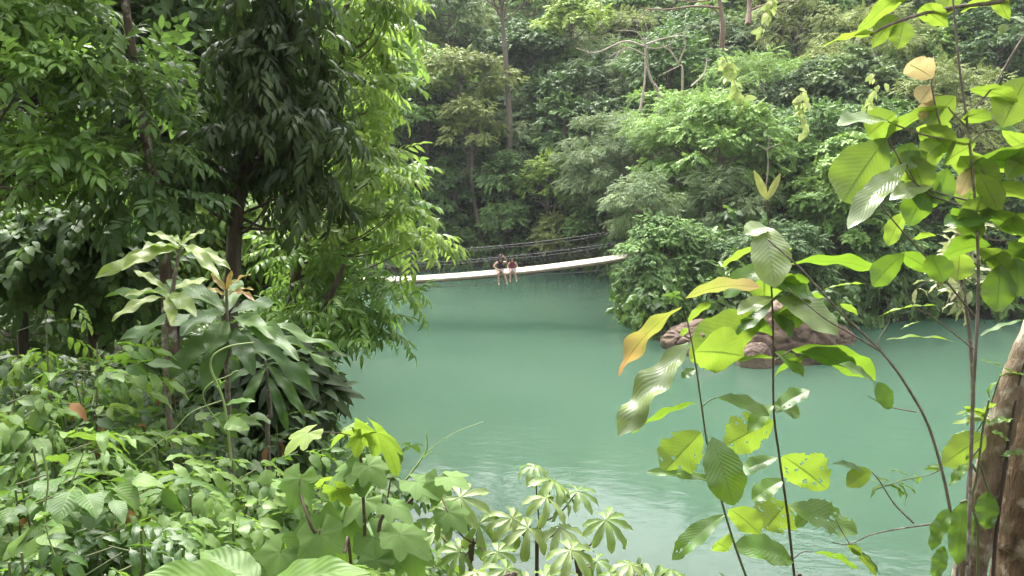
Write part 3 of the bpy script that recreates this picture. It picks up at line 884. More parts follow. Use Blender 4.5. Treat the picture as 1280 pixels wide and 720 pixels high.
# ------------------------------------------------------------------ far bank forest
GT = 'trees of the far bank'
T = tree
T('slender_tree', 'very tall slender tree with a bare pale trunk rising from the dark bank', 'tree', 622, -20, 60, 48, 61, 'far_olive', base_px=635, trunk_r=.3, k=22, group=GT)
T('forest_tree', 'olive tree with a flat layered crown left of the tall bare trunk', 'tree', 572, 100, 62, 34, 62, 'far_olive', base_px=590, k=26, group=GT, size=.7)
T('forest_tree', 'small pale tree with rounded crown on a thin trunk near the tall bare trunk', 'tree', 590, 165, 38, 48, 60, 'far_olive', base_px=603, k=26, group=GT, size=.6, clump=.8, trunk_r=.2, lo=.4)
T('forest_tree', 'bright yellow-green bushy tree low on the bank above the seated people', 'tree', 687, 236, 34, 44, 58, 'far_yel', k=30, size=.6, clump=.75, group=GT)
T('forest_tree', 'light yellow-green tree on a dark trunk at the top, right of the tall bare trunk', 'tree', 716, 32, 44, 36, 70, 'far_yel', base_px=703, k=22, group=GT)
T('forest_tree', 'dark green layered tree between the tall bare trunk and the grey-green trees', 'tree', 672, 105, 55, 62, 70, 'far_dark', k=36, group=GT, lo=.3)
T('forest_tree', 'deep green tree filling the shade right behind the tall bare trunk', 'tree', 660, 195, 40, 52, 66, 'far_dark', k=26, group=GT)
T('forest_tree', 'grey-green tree with stacked feathery crown above the bright yellow-green bush', 'tree', 768, 110, 62, 62, 66, 'far_grey', k=40, group=GT, tpls=SP_FINE)
T('forest_tree', 'large grey-green tree whose branches sweep down to the right end of the bridge', 'tree', 762, 212, 62, 70, 55, 'far_grey', k=60, per=30, size=.75, group=GT, tpls=SP_FINE, lo=.25, low=-.8)
T('forest_tree', 'broad dusky tree at the top edge above the olive layered crown', 'tree', 560, 28, 52, 48, 72, 'far_grey', k=30, group=GT)
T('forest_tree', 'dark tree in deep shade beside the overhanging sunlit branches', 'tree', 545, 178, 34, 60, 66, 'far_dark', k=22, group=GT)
T('forest_tree', 'mid green tree at the top between the tall bare trunk and the light tree', 'tree', 668, 20, 40, 45, 80, 'far_mid', k=24, group=GT)
T('forest_tree', 'fresh green tree at the top edge above the grey feathery crown', 'tree', 785, 22, 58, 42, 78, 'far_bri', k=30, group=GT)
T('bank_bush', 'leafy bush hanging over the water behind the seated people', 'bush', 628, 268, 30, 26, 58, 'far_mid', k=22, size=.6, clump=.7, group='bushes along the far waterline', low=-.9)
T('bank_bush', 'yellowish bush at the water edge just right of the seated people', 'bush', 700, 297, 40, 24, 57, 'far_olive', k=30, size=.55, clump=.7, group='bushes along the far waterline', low=-.9)
T('bank_bush', 'dark bush at the water edge behind the bridge rails on the left', 'bush', 575, 296, 40, 26, 60, 'far_dark', k=22, size=.6, clump=.7, group='bushes along the far waterline', low=-.9)
T('bank_bush', 'grey-green bush drooping towards the water under the sweeping tree', 'bush', 742, 283, 34, 28, 55, 'far_mid', k=24, size=.6, clump=.7, group='bushes along the far waterline', low=-.9)
# promontory on the right
T('forest_tree', 'bright green broad crown in the middle of the right bank above a forked dark trunk', 'tree', 868, 168, 78, 46, 46, 'far_bri', base_px=885, k=70, per=34, size=.6, clump=.85, group=GT, tpls=SP_FINE, lo=.2)
T('forest_tree', 'grey-green tree with a dense crown left of the bright broad crown', 'tree', 800, 205, 52, 55, 50, 'far_grey', k=44, per=32, size=.6, clump=.85, group=GT, tpls=SP_FINE)
T('forest_tree', 'leafy tree leaning low over the water at the right end of the bridge', 'tree', 822, 322, 44, 52, 36.5, 'far_mid', k=64, per=34, size=.42, clump=.55, group=GT, lo=.25, low=-.95, droop=.4)
T('forest_tree', 'greyish tree with hanging twigs behind the top of the twin-bud sapling', 'tree', 905, 268, 62, 62, 41, 'far_grey', k=70, per=34, size=.48, clump=.65, group=GT, tpls=SP_FINE, low=-.9, droop=.4)
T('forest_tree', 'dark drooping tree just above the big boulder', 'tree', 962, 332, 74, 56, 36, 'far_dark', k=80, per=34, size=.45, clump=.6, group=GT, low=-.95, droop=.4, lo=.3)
T('forest_tree', 'pale green wide crown high on the right bank below the twin bare trunks', 'tree', 948, 112, 82, 45, 56, 'far_bri', k=50, per=30, size=.7, group=GT, tpls=SP_FINE, lo=.15)
T('forest_tree', 'mid green tree behind the fork of dead grey branches', 'tree', 838, 92, 55, 50, 60, 'far_mid', k=36, group=GT)
T('forest_tree', 'tree draped with broad-leaved climber right of the twin-bud sapling', 'tree', 1052, 265, 52, 95, 39, 'far_bri', k=80, per=26, size=.5, clump=.6, group=GT, tpls=SP_BIG, low=-.95, droop=.6)
T('forest_tree', 'hazy grey-green crown behind the big yellow-green leaves on the right', 'tree', 1065, 132, 80, 62, 52, 'far_grey', k=60, per=30, size=.65, group=GT, tpls=SP_BIG, lo=.2)
T('forest_tree', 'light green tree in the upper right below the overhanging branch', 'tree', 1155, 105, 80, 62, 56, 'far_bri', k=54, per=30, size=.7, group=GT, tpls=SP_MED)
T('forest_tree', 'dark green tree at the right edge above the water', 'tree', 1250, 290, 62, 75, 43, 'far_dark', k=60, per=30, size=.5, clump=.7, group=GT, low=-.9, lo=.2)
T('forest_tree', 'green tree hanging over the water between the climber tree and the dark edge tree', 'tree', 1150, 275, 56, 85, 42, 'far_mid', k=70, per=30, size=.5, clump=.7, group=GT, low=-.9)
T('forest_tree', 'dusky tree at the top right corner behind the thin leaning branch', 'tree', 1245, 60, 66, 70, 60, 'far_dark', k=44, group=GT, lo=.35)
T('forest_tree', 'grey-green tree at the right edge behind the translucent leaves', 'tree', 1245, 170, 66, 60, 52, 'far_grey', k=44, group=GT)
T('forest_tree', 'tall green tree at the top between the twin bare trunks and the pale wide crown', 'tree', 1010, 40, 62, 46, 70, 'far_mid', k=36, group=GT)
T('forest_tree', 'soft green tree at the top right under the overhanging branch leaves', 'tree', 1110, 25, 66, 46, 70, 'far_grey', k=36, group=GT)

T('forest_tree', 'leafy round tree at the bank foot between the tall bare trunk and the seated people', 'tree', 632, 225, 34, 30, 59, 'far_mid', k=30, size=.6, clump=.7, group=GT, low=-.9)
T('forest_tree', 'vine-smothered tree left of the thin pale-crowned tree', 'tree', 562, 240, 32, 44, 61, 'far_mid', k=30, size=.6, clump=.7, group=GT, low=-.9, droop=.5)
T('forest_tree', 'dense bank tree right of the bright yellow-green bush', 'tree', 728, 235, 30, 40, 58, 'far_bri', k=30, size=.55, clump=.7, group=GT, low=-.9, droop=.4)
T('forest_tree', 'tall leafy tree straight above the bright yellow-green bush', 'tree', 705, 165, 36, 42, 62, 'far_mid', k=34, size=.65, clump=.8, group=GT, low=-.8)
T('forest_tree', 'fine-leaved grey-green tree right of the small pale rounded tree', 'tree', 642, 145, 26, 46, 68, 'far_grey', k=28, size=.6, clump=.8, group=GT, tpls=SP_FINE, low=-.8)
T('forest_tree', 'light green tree below the dead pinkish branches', 'tree', 812, 150, 40, 32, 55, 'far_bri', k=34, size=.6, clump=.75, group=GT, low=-.8)
T('forest_tree', 'dense yellowish tree draped down the bank right above the small shaded rock', 'tree', 1095, 325, 44, 48, 38.5, 'far_mid', k=60, per=32, size=.45, clump=.6, group=GT, low=-.95, droop=.5)
T('bank_bush', 'low bush touching the water at the right end of the far right bank', 'bush', 1215, 365, 46, 26, 39.5, 'far_mid', k=44, size=.45, clump=.55, group='bushes along the far waterline', low=-.9, droop=.4)
T('bank_bush', 'low dark bush touching the water left of the thin grey tree stem', 'bush', 1140, 365, 40, 24, 39.5, 'far_dark', k=40, size=.45, clump=.55, group='bushes along the far waterline', low=-.9, droop=.4)
T('forest_tree', 'soft green tree in the middle of the bank behind the twin-bud sapling', 'tree', 985, 215, 46, 50, 44, 'far_bri', k=54, per=32, size=.5, clump=.65, group=GT, low=-.9, droop=.4)

T('forest_tree', 'greyish tree drooping over the end of the bridge above the leaning waterside tree', 'tree', 808, 262, 46, 42, 39, 'far_grey', k=54, per=30, size=.45, clump=.6, group=GT, tpls=SP_FINE, low=-.95, droop=.5, base_px=850)
T('forest_tree', 'mid green tree between the leaning waterside tree and the drooping tree above the boulder', 'tree', 872, 332, 34, 48, 37, 'far_mid', k=46, per=30, size=.42, clump=.55, group=GT, low=-.95, droop=.5)

# dead trees: bare forked trunks with spreading branches
def dead_tree(label, base, paths, mat='dead', group='bare dead trees on the far bank'):
    t = thing('dead_tree', label, 'dead tree', base, group)
    mb = MB(); rng = np.random.default_rng(int(abs(base[0] * 10)))
    first = True
    for pts, r in paths:
        w = MB() if not first else mb
        p = tube(mb, pts, r, r * .3, 6, 5, wob=.06, rng=rng)
        for k in range(2 if r > .05 else 1):
            i = rng.integers(len(p) // 2, len(p) - 1)
            d = nz(p[i] - p[i - 1]) + rng.normal(size=3) * .6
            tube(mb, [p[i], p[i] + d * r * 9, p[i] + d * r * 15 + rng.normal(size=3) * r * 3], r * .35, r * .1, 4, 3)
        first = False
    mb.build('trunk', M[mat], t)


def DT(label, d, base_px, paths, mat='dead', r=1.0):
    bx = P(*paths[0][0][0], d)
    b = np.array([bx[0], d + 1, float(H(bx[0], d + 1)) - .3])
    out = [([b] + [P(x, y, d + dz * .0) for x, y in paths[0][0]], paths[0][1])]
    rng = np.random.default_rng(len(label))
    for pts, rr in paths[1:]:
        z = rng.uniform(-1.5, 1.5)
        out.append(([P(x, y, d + z * i / max(1, len(pts) - 1)) for i, (x, y) in enumerate(pts)], rr))
    dead_tree(label, b, out, mat)


dz = 0
DT('leafless pinkish tree with flat twiggy branches left of the bright broad crown', 52, 0,
   [([(826, 140), (812, 95), (806, 55)], .16), ([(806, 58), (780, 52), (745, 66), (720, 60)], .08), ([(806, 56), (830, 48), (848, 45)], .07), ([(808, 70), (785, 60), (760, 72)], .06),
    ([(800, 140), (806, 100), (806, 60)], .1), ([(806, 55), (795, 40), (770, 38)], .05), ([(808, 60), (825, 60), (845, 52)], .05)])
DT('bare grey forked tree poking out of the bright broad crown', 48, 0,
   [([(853, 110), (848, 80), (836, 62)], .09), ([(848, 80), (856, 60), (858, 50)], .06), ([(864, 108), (880, 92), (884, 72)], .06), ([(836, 62), (822, 55)], .04)])
DT('twin reddish bare trunks with white dead boughs at the top edge', 60, 0,
   [([(903, 50), (902, 20), (897, -20), (893, -70)], .26), ([(902, 22), (893, 12), (882, 6)], .09), ([(935, 30), (936, 5), (930, -40)], .22), ([(940, 12), (965, 3), (1000, 2)], .08), ([(900, 10), (870, 8), (830, 12), (800, 10)], .1), ([(897, -2), (870, 2), (840, 0)], .07)], 'bark_red')
DT('short white snag stuck out of the leaves above the twin-bud sapling', 39.5, 0,
   [([(958, 230), (960, 200), (958, 186)], .05), ([(958, 188), (948, 181), (944, 182)], .025), ([(958, 187), (968, 182), (976, 179)], .025), ([(959, 190), (961, 176), (960, 168)], .02)])


# hanging sprays of pale young leaves
def pale_spray(label, pts, d, n=26, s=.45):
    rng = np.random.default_rng(int(pts[0][0]))
    p = np.array([P(x, y, d) for x, y in pts])
    t = thing('hanging_branch', label, 'branch', p[0], 'hanging sprays of pale young leaves')
    mb = MB(); c = tube(mb, p, .03, .012, 5, 6); mb.build('stem', M['twig'], t)
    i = rng.integers(1, len(c), n); b = c[i] + rng.normal(size=(n, 3)) * .14
    dd = rng.normal(size=(n, 3)) * .5 + [0, -.3, -.8]; nn = rng.normal(size=(n, 3)) * .3 + [0, -.6, .6]
    mb = MB(); scatter(mb, MIDW, b, dd, nn, s * rng.uniform(.7, 1.2, n), rng.random(n), rng); mb.build('foliage', M['far_pale'], t)


pale_spray('cluster of pale young leaves hanging in front of the bright broad crown', [(902, 62), (912, 85), (920, 110), (926, 136)], 42, 46, .6)
pale_spray('pale hanging leaf cluster between the twin-bud sapling and the big right leaves', [(1000, 112), (1003, 130), (1006, 165)], 39, 36, .55)
pale_spray('pale leaf cluster at the top edge beside the twin bare trunks', [(965, -12), (962, 5), (952, 38)], 50, 34, .65)
pale_spray('small pale leaf spray above the climber-draped tree', [(1092, 92), (1095, 110), (1085, 130)], 42, 24, .5)

# the crowd of trees behind, up the slope: copies of four trees
protos = []
GB = 'crowded trees up the far slope'
LB = 'one of the crowded green trees behind the front rows on the far slope'
for i, (mt, tp) in enumerate((('far_mid', SP_MED), ('far_grey', SP_FINE), ('far_dark', SP_MED), ('far_bri', SP_MED), ('far_olive', SP_FINE))):
    protos.append(T('forest_tree', LB, 'tree', 640 + 20 * i, 60, 62, 52, 78, mt, k=46, per=34, tpls=tp, group=GB, seed=900 + i, size=.78, clump=1.15, low=-.8))


def copy_thing(o, loc, rz, s, label=None, group=None):
    c = o.copy(); COL.objects.link(c); c.location = loc; c.rotation_euler = (0, 0, rz); c.scale = (s, s, s)
    if label: c['label'] = label
    if group: c['group'] = group
    for ch in list(o.children):
        q = ch.copy(); COL.objects.link(q); q.parent = c
    return c


def crowd():
    rng = np.random.default_rng(77)
    spots = []
    for y in (66, 72, 80, 90, 102):
        x = -8.0 - (y - 66) * .3
        while x < y * .72:
            spots.append((x + rng.normal() * .8, y + rng.normal() * 1.5)); x += 3.9 + (y - 66) * .05
    for x in np.arange(-20, -9, 4.0): spots.append((x + rng.normal(), 62 + rng.normal() * 3))
    for x, y in ((12, 44), (17, 45), (22, 47), (27, 47), (32, 46), (14, 51), (20, 53), (26, 55), (33, 54), (38, 50), (40, 60), (34, 63), (12, 58), (17, 61), (27, 63), (45, 55)): spots.append((x, y))
    n = 0
    for i, (x, y) in enumerate(spots):
        z = float(H(x, y)) - .4
        pr = protos[rng.integers(len(protos))]
        h = 8.1 + .26 * y - z     # reach above the frame from the place
        s = float(np.clip(rng.uniform(.55, .85) if y < 64 else rng.uniform(.75, 1.15), .5, 1.2))
        copy_thing(pr, (x, y, z), rng.uniform(0, 6.28), s)


crowd()
for i, o in enumerate(protos):
    x = -6 + i * 9.0; y = 75.0
    o.location = (x, y, float(H(x, y)) - .4); o.scale = (.95, .95, .95)


# undergrowth on the far slopes and along the waterline: nobody could count it
def undergrowth():
    rng = np.random.default_rng(31)
    mb = MB()
    N0 = 26000
    x = rng.uniform(-26, 48, N0); y = rng.uniform(30, 100, N0)
    s = shore_dist(x, y)
    ok = (s > -.25) & (rng.random(N0) < np.where(s < 5, 1, .45)) & (x < .78 * y + 3) & ~((x > 5.6) & (x < 12.2) & (y < 33))
    ok &= ~((x < -5) & (y < 50) & (x > -9) & False)
    x, y, s = x[ok], y[ok], s[ok]
    z = H(x, y) + rng.uniform(0, 1, len(x)) ** 1.3 * np.where(s < 4, 1.8, 2.8)
    n = len(x)
    d = rng.normal(size=(n, 3)) * .8 + [0, -.5, -.35]; nn = rng.normal(size=(n, 3)) * .35 + [0, -.35, 1]
    scatter(mb, SP_MED + SP_BIG, np.stack([x, y, z], 1), d, nn, rng.uniform(.5, 1.1, n), np.clip(rng.normal(.4, .25, n), 0, 1), rng)
    # thicker fringe that hangs over the waterline
    n0 = 26000; x = rng.uniform(-14, 40, n0); y = rng.uniform(30, 62, n0); s = shore_dist(x, y)
    ok = (s > -.7) & (s < 2.2) & (x < .72 * y + 2) & ~((x > 4.5) & (x < 12.6) & (y < 33.4)) & ~((x < -4) & (y < 36))
    x, y, s = x[ok], y[ok], s[ok]; n = len(x)
    z = np.maximum(H(x, y), .1) + rng.uniform(.1, 2.3, n)
    d = rng.normal(size=(n, 3)) * .7 + [0, -.6, -.6]; nn = rng.normal(size=(n, 3)) * .3 + [0, -.5, 1]
    scatter(mb, SP_MED, np.stack([x, y, z], 1), d, nn, rng.uniform(.4, .8, n), np.clip(rng.normal(.5, .25, n), 0, 1), rng)
    o = mb.build('forest_undergrowth', M['cover2']); o['kind'] = 'stuff'
    o['label'] = 'dense dark green undergrowth covering the far banks between the trees'; o['category'] = 'undergrowth'


undergrowth()
# ------------------------------------------------------------------ left bank trees (6 to 20 m away)
def ground_at(px, py, d):
    c = P(px, py, d)
    return np.array([c[0], c[1], float(H(c[0], c[1])) - .15])


def near_tree(name, label, trunk_px, d, tr, ells_px, tpls, size, clump, per, mat, bark, droop=.3, lo=0, hi=1, seed=0, base_d=None, group=None, low=-.9,
              flat=.75, jit=.35, limb_every=1, extra=None, shell=.3, limb_r=.3):
    """trunk_px: (x, y) up the trunk from the lowest seen point; ells_px: (x, y, rx, ry, depth offset, depth radius, clumps)"""
    rng = np.random.default_rng(seed)
    tp = [P(x, y, d) for x, y in trunk_px]
    b = np.array([tp[0][0] + (tp[0][0] - tp[1][0]) * .4, tp[0][1], 0]); b[2] = float(H(b[0], b[1])) - .2
    t = thing(name, label, 'tree', b, group or 'trees of the left bank')
    lb = MB(); pth = tube(lb, [b] + tp, tr, tr * .45, 9, 6, wob=.05, rng=rng)
    mb = MB()
    for (x, y, rx, ry, dz, rd, k) in ells_px:
        c = P(x, y, d + dz); r = np.array([rx / FPX * (d + dz), rd, ry / FPX * (d + dz)])

        def start(g, c=c):
            q = np.argsort(np.linalg.norm(pth - (c - np.array([0, 0, .5])), axis=1))
            return pth[q[g.integers(0, 4)]]
        crown_sprays(mb, [(c, r, k)], tpls, size, clump, per, rng, droop, flat, jit, lo=lo, hi=hi, limb=(lb, tr * limb_r, limb_every), start=start, low=low, shell=shell)
    lb.build('trunk', M[bark], t)
    mb.build('crown', M[mat], t)
    return t


NT = near_tree
# backdrop of the left bank, farther up
NT('forest_tree', 'dim broad-leaved tree deep in the left bank behind the mottled trunk', [(130, 420), (125, 300), (120, 150), (130, -40)], 17, .16,
   [(110, 260, 130, 110, 0, 1.8, 40), (140, 60, 150, 110, 0, 1.8, 40)], SP_OVW, .75, .75, 26, 'mid_green', 'bark_d', seed=1, lo=.2)
NT('forest_tree', 'dim leafy tree behind the dark drooping tree on the left bank', [(400, 420), (395, 300), (400, 150), (390, -40)], 19, .18,
   [(380, 250, 120, 110, 0, 1.6, 36), (370, 60, 140, 110, 0, 2.0, 40), (300, 330, 120, 60, 0, 1.5, 20)], SP_OVW, .8, .8, 26, 'mid_bright', 'bark', seed=2, lo=0)
NT('forest_tree', 'dark-leaved tree at the far left behind the bright leafy boughs', [(28, 420), (30, 280), (34, 150), (30, -40)], 12, .11,
   [(20, 260, 90, 110, .5, 1.4, 34), (60, 80, 90, 110, 1, 1.4, 30)], SP_OVW, .6, .6, 24, 'mid_green', 'bark_d', seed=3, lo=.4)
NT('forest_tree', 'deep green tree in the shade between the mottled trunk and the dark drooping tree', [(215, 440), (240, 330), (245, 200), (230, -20)], 13.5, .12,
   [(235, 190, 75, 130, 0, 1.2, 34), (220, 330, 110, 70, 0, 1.2, 26), (240, 20, 80, 60, .4, 1.2, 18)], SP_OVW, .6, .6, 24, 'mid_green', 'bark_d', seed=4, lo=.1, hi=.7)
NT('mottled_tree', 'leaning slender tree with a pinkish brown lichen-mottled trunk on the left bank', [(214, 430), (203, 290), (186, 190), (166, 70), (148, -60)], 6.8, .066,
   [(120, -110, 120, 50, 0, 1.0, 16), (196, 120, 40, 30, .6, .4, 4), (215, 240, 36, 35, .6, .4, 4), (172, 135, 16, 10, -.3, .2, 2), (196, 195, 14, 8, -.3, .2, 2), (150, 85, 12, 14, -.3, .2, 2), (188, 262, 16, 10, -.3, .2, 2)], SP_OV, .38, .36, 18, 'mid_green', 'bark_mot', seed=5, limb_every=2, limb_r=.16)
NT('dark_drooping_tree', 'dark tree with dense drooping leaves and brown trunk in the middle left', [(288, 440), (291, 340), (298, 255), (318, 150), (326, 40)], 7.8, .10,
   [(335, 80, 66, 55, 0, .8, 12), (320, 180, 66, 46, -.1, .8, 13), (385, 150, 30, 60, -.1, .6, 6), (250, 205, 22, 36, -.1, .5, 4), (330, 0, 76, 36, 0, .8, 8), (380, 240, 30, 36, -.1, .6, 4)],
   SP_DROOP, .34, .34, 20, 'mid_dark', 'bark', droop=.6, seed=6, limb_r=.2, jit=.5)
NT('bright_leafy_tree', 'tree with sunlit small oval leaves reaching in from the upper left corner', [(-60, 420), (-50, 250), (-45, 100), (-40, -30)], 6.6, .09,
   [(15, 40, 46, 50, 0, .7, 9), (62, 95, 30, 40, -.3, .5, 6), (100, 205, 26, 14, -.3, .4, 4), (60, 225, 26, 14, -.1, .4, 3), (20, 170, 40, 30, 0, .6, 5), (60, 15, 30, 26, 0, .5, 4)],
   SP_OV, .36, .26, 16, 'mid_bright', 'bark', droop=.2, seed=7, limb_every=1, limb_r=.2, jit=.5)
NT('pinnate_tree', 'bright tree with long feathery leaf sprays arching out over the river from the left bank', [(360, 470), (372, 330), (395, 200), (420, 90), (440, -40)], 9.6, .08,
   [(450, 40, 26, 40, 0, .7, 10), (472, 8, 18, 24, -.2, .5, 6), (456, 130, 20, 34, 0, .6, 7), (476, 222, 16, 14, -.2, .5, 4), (430, 205, 32, 20, 0, .7, 5), (496, 268, 18, 10, -.2, .5, 4), (512, 305, 14, 6, -.2, .4, 3), (418, 282, 32, 18, 0, .7, 5), (400, 265, 36, 34, .3, .7, 6)],
   SP_PIN, .48, .34, 8, 'mid_lime', 'bark', droop=.2, seed=8, limb_r=.22, jit=.42)
NT('pinnate_tree', 'lower dull green tree with hanging feathery sprays above the river edge', [(380, 520), (392, 440), (410, 380), (430, 330)], 9.0, .06,
   [(440, 384, 24, 12, 0, .6, 4), (405, 420, 26, 24, 0, .6, 5), (382, 380, 36, 36, .3, .7, 7), (488, 368, 14, 6, 0, .5, 2), (455, 412, 12, 10, -.2, .5, 3), (388, 335, 34, 22, .2, .6, 5)],
   SP_PIN, .46, .34, 9, 'mid_bright', 'bark', droop=.3, seed=9, limb_r=.25, jit=.4)
NT('drooping_shrub_tree', 'small dark tree with long leaves hanging in bunches over the water edge', [(310, 600), (322, 540), (340, 480), (355, 430)], 6.8, .05,
   [(352, 468, 26, 30, 0, .5, 8), (378, 484, 8, 12, 0, .3, 3), (310, 500, 40, 40, .2, .6, 9), (345, 540, 20, 26, .2, .4, 5)],
   SP_LONG, .42, .32, 14, 'mid_dark', 'bark_d', droop=.9, seed=10, limb_r=.25)
NT('forest_tree', 'thin dark tree in the left thicket above the serrated shrub', [(118, 460), (115, 360), (112, 290), (100, 200)], 8.2, .06,
   [(90, 300, 80, 50, 0, .7, 18), (40, 330, 70, 50, 0, .7, 14), (150, 350, 60, 45, .3, .6, 12)], SP_OVW, .38, .38, 22, 'mid_green', 'bark', seed=11, lo=.45, hi=1.2)
NT('forest_tree', 'fresh green young tree in the gap under the dark drooping tree', [(330, 440), (335, 380), (345, 330), (350, 290)], 12, .05,
   [(350, 300, 60, 50, 0, .9, 20), (250, 300, 50, 50, 0, .9, 12)], SP_OV, .5, .45, 20, 'mid_lime', 'bark', seed=12)


def left_cover():
    rng = np.random.default_rng(66); mb = MB()
    n0 = 9000; x = rng.uniform(-22, -1.5, n0); y = rng.uniform(5, 32, n0)
    s = shore_dist(x, y); ok = (s > .1) & (x > -.75 * y - 2)
    x, y = x[ok], y[ok]; n = len(x); z = H(x, y) + rng.random(n) ** 1.5 * np.clip((y - 4) * .3, .4, 2.6)
    scatter(mb, SP_OVW + SP_OV, np.stack([x, y, z], 1), rng.normal(size=(n, 3)) * [1, 1, .4] + [0, -.4, -.2], UP + rng.normal(size=(n, 3)) * .4 + [0, -.4, 0], rng.uniform(.4, .85, n), np.clip(rng.normal(.45, .3, n), 0, 1), rng)
    o = mb.build('bank_undergrowth', M['cover2']); o['kind'] = 'stuff'; o['label'] = 'leafy undergrowth covering the left bank beneath its trees'; o['category'] = 'undergrowth'


left_cover()


# ------------------------------------------------------------------ explicit big leaves
def cup(x): return np.asarray(x, float)


def big_leaf(mb, base, tip, width, face=0.0, bend=.5, fold=.25, shape='obov', holes=0, rag=0.0, wave=.8, seed=0, m=0, twist=0, fine=False):
    """one blade from base to tip (points); face: 1 shows its upper side to the camera, -1 its underside, 0 lies flat"""
    base = cup(base); tip = cup(tip); d = tip - base; L = np.linalg.norm(d)
    tocam = nz(CAM - (base + tip) / 2)
    n = UP * (1 - abs(face)) + tocam * face
    if abs(d[2]) / L > .85 and abs(face) < .3: n = n + tocam * .5
    ab = {'obov': (.95, .78), 'ov': (.55, .95), 'lance': (.8, .95), 'heart': (.35, .8), 'ell': (.7, .85)}[shape]
    rag = max(rag, .13)
    t = leaf(26, 9 if holes else 4, width / L, ab[0], ab[1], fold, bend, 0, wave, True, rag, holes, seed, 0, twist)
    v, f, uv, dr = place(t, base, d, n, L)
    rng = np.random.default_rng(seed)
    mb.add(v, f, uv, rng.uniform(.15, .85), m)


# ------------------------------------------------------------------ shrubs
def shrub(name, label, top, r, tpls, size, mats, n_stem=7, per=16, seed=0, group=None, droop=.3, cat='shrub', stem='gstem', up=.5, rand=.25, flare=1.0, lay=.55):
    """a shrub whose top stands at the point `top`, rooted on the slope beneath it"""
    rng = np.random.default_rng(seed)
    top = cup(top); b = np.array([top[0], top[1], 0.0]); b[2] = float(H(b[0], b[1])) - .05
    t = thing(name, label, cat, b, group)
    sb = MB(); lb = MB(); h = max(.5, top[2] - b[2])
    for i in range(n_stem):
        a = rng.uniform(0, 2 * PI); q = rng.random() ** .5 * r if i else 0
        hh = h * (1 - .38 * (q / r) ** 2) * rng.uniform(.86, 1.0) if i else h * .97
        e = b + np.array([math.cos(a) * q, math.sin(a) * q, hh])
        mid = b + np.array([math.cos(a) * q * .35 * flare, math.sin(a) * q * .35 * flare, hh * .55]) + rng.normal(size=3) * .04
        c = tube(sb, [b + rng.normal(size=3) * [.05, .05, 0], mid, e], .011, .004, 5, 6)
        k = per
        tt = 1 - rng.random(k) ** 1.3 * lay; tt[0] = 1
        idx = np.clip((tt * (len(c) - 1)).astype(int), 0, len(c) - 1)
        pos = c[idx] + rng.normal(size=(k, 3)) * .02
        az = np.arange(k) * 2.4 + rng.normal(size=k) * .3
        o = np.stack([np.cos(az), np.sin(az), np.full(k, 0.0)], 1)
        # short twigs carry some leaves away from the stem
        tw = rng.uniform(0, .55, k) * r * .6
        pos2 = pos + o * tw[:, None] + UP * (tw * .35)[:, None]
        for j in np.where(tw > .12)[0]: tube(sb, [pos[j], pos2[j]], .004, .003, 4, 2, sm=False)
        d = o + UP * (up - droop * 1.4) + rng.normal(size=(k, 3)) * rand
        nn = UP + o * .25 + rng.normal(size=(k, 3)) * rand * .8
        sz = size * rng.uniform(.5, 1.35, k); tone = rng.random(k)
        kind = np.where(rng.random(k) < .05, 1, np.where(rng.random(k) < .07, 2, 0))   # a few dry and a few yellowing sprays
        for q in (0, 1, 2):
            i_ = np.where(kind == q)[0]
            if len(i_): scatter(lb, tpls if q != 1 else NEAR_OV, pos2[i_], d[i_] - (UP * .8 if q == 1 else 0), nn[i_], sz[i_] * (1 if q != 1 else .45), tone[i_], rng, q)
    sb.build('stem', M[stem], t)
    lb.build('foliage', [M[mats], M['dry'], M['mid_lime']], t)
    return t


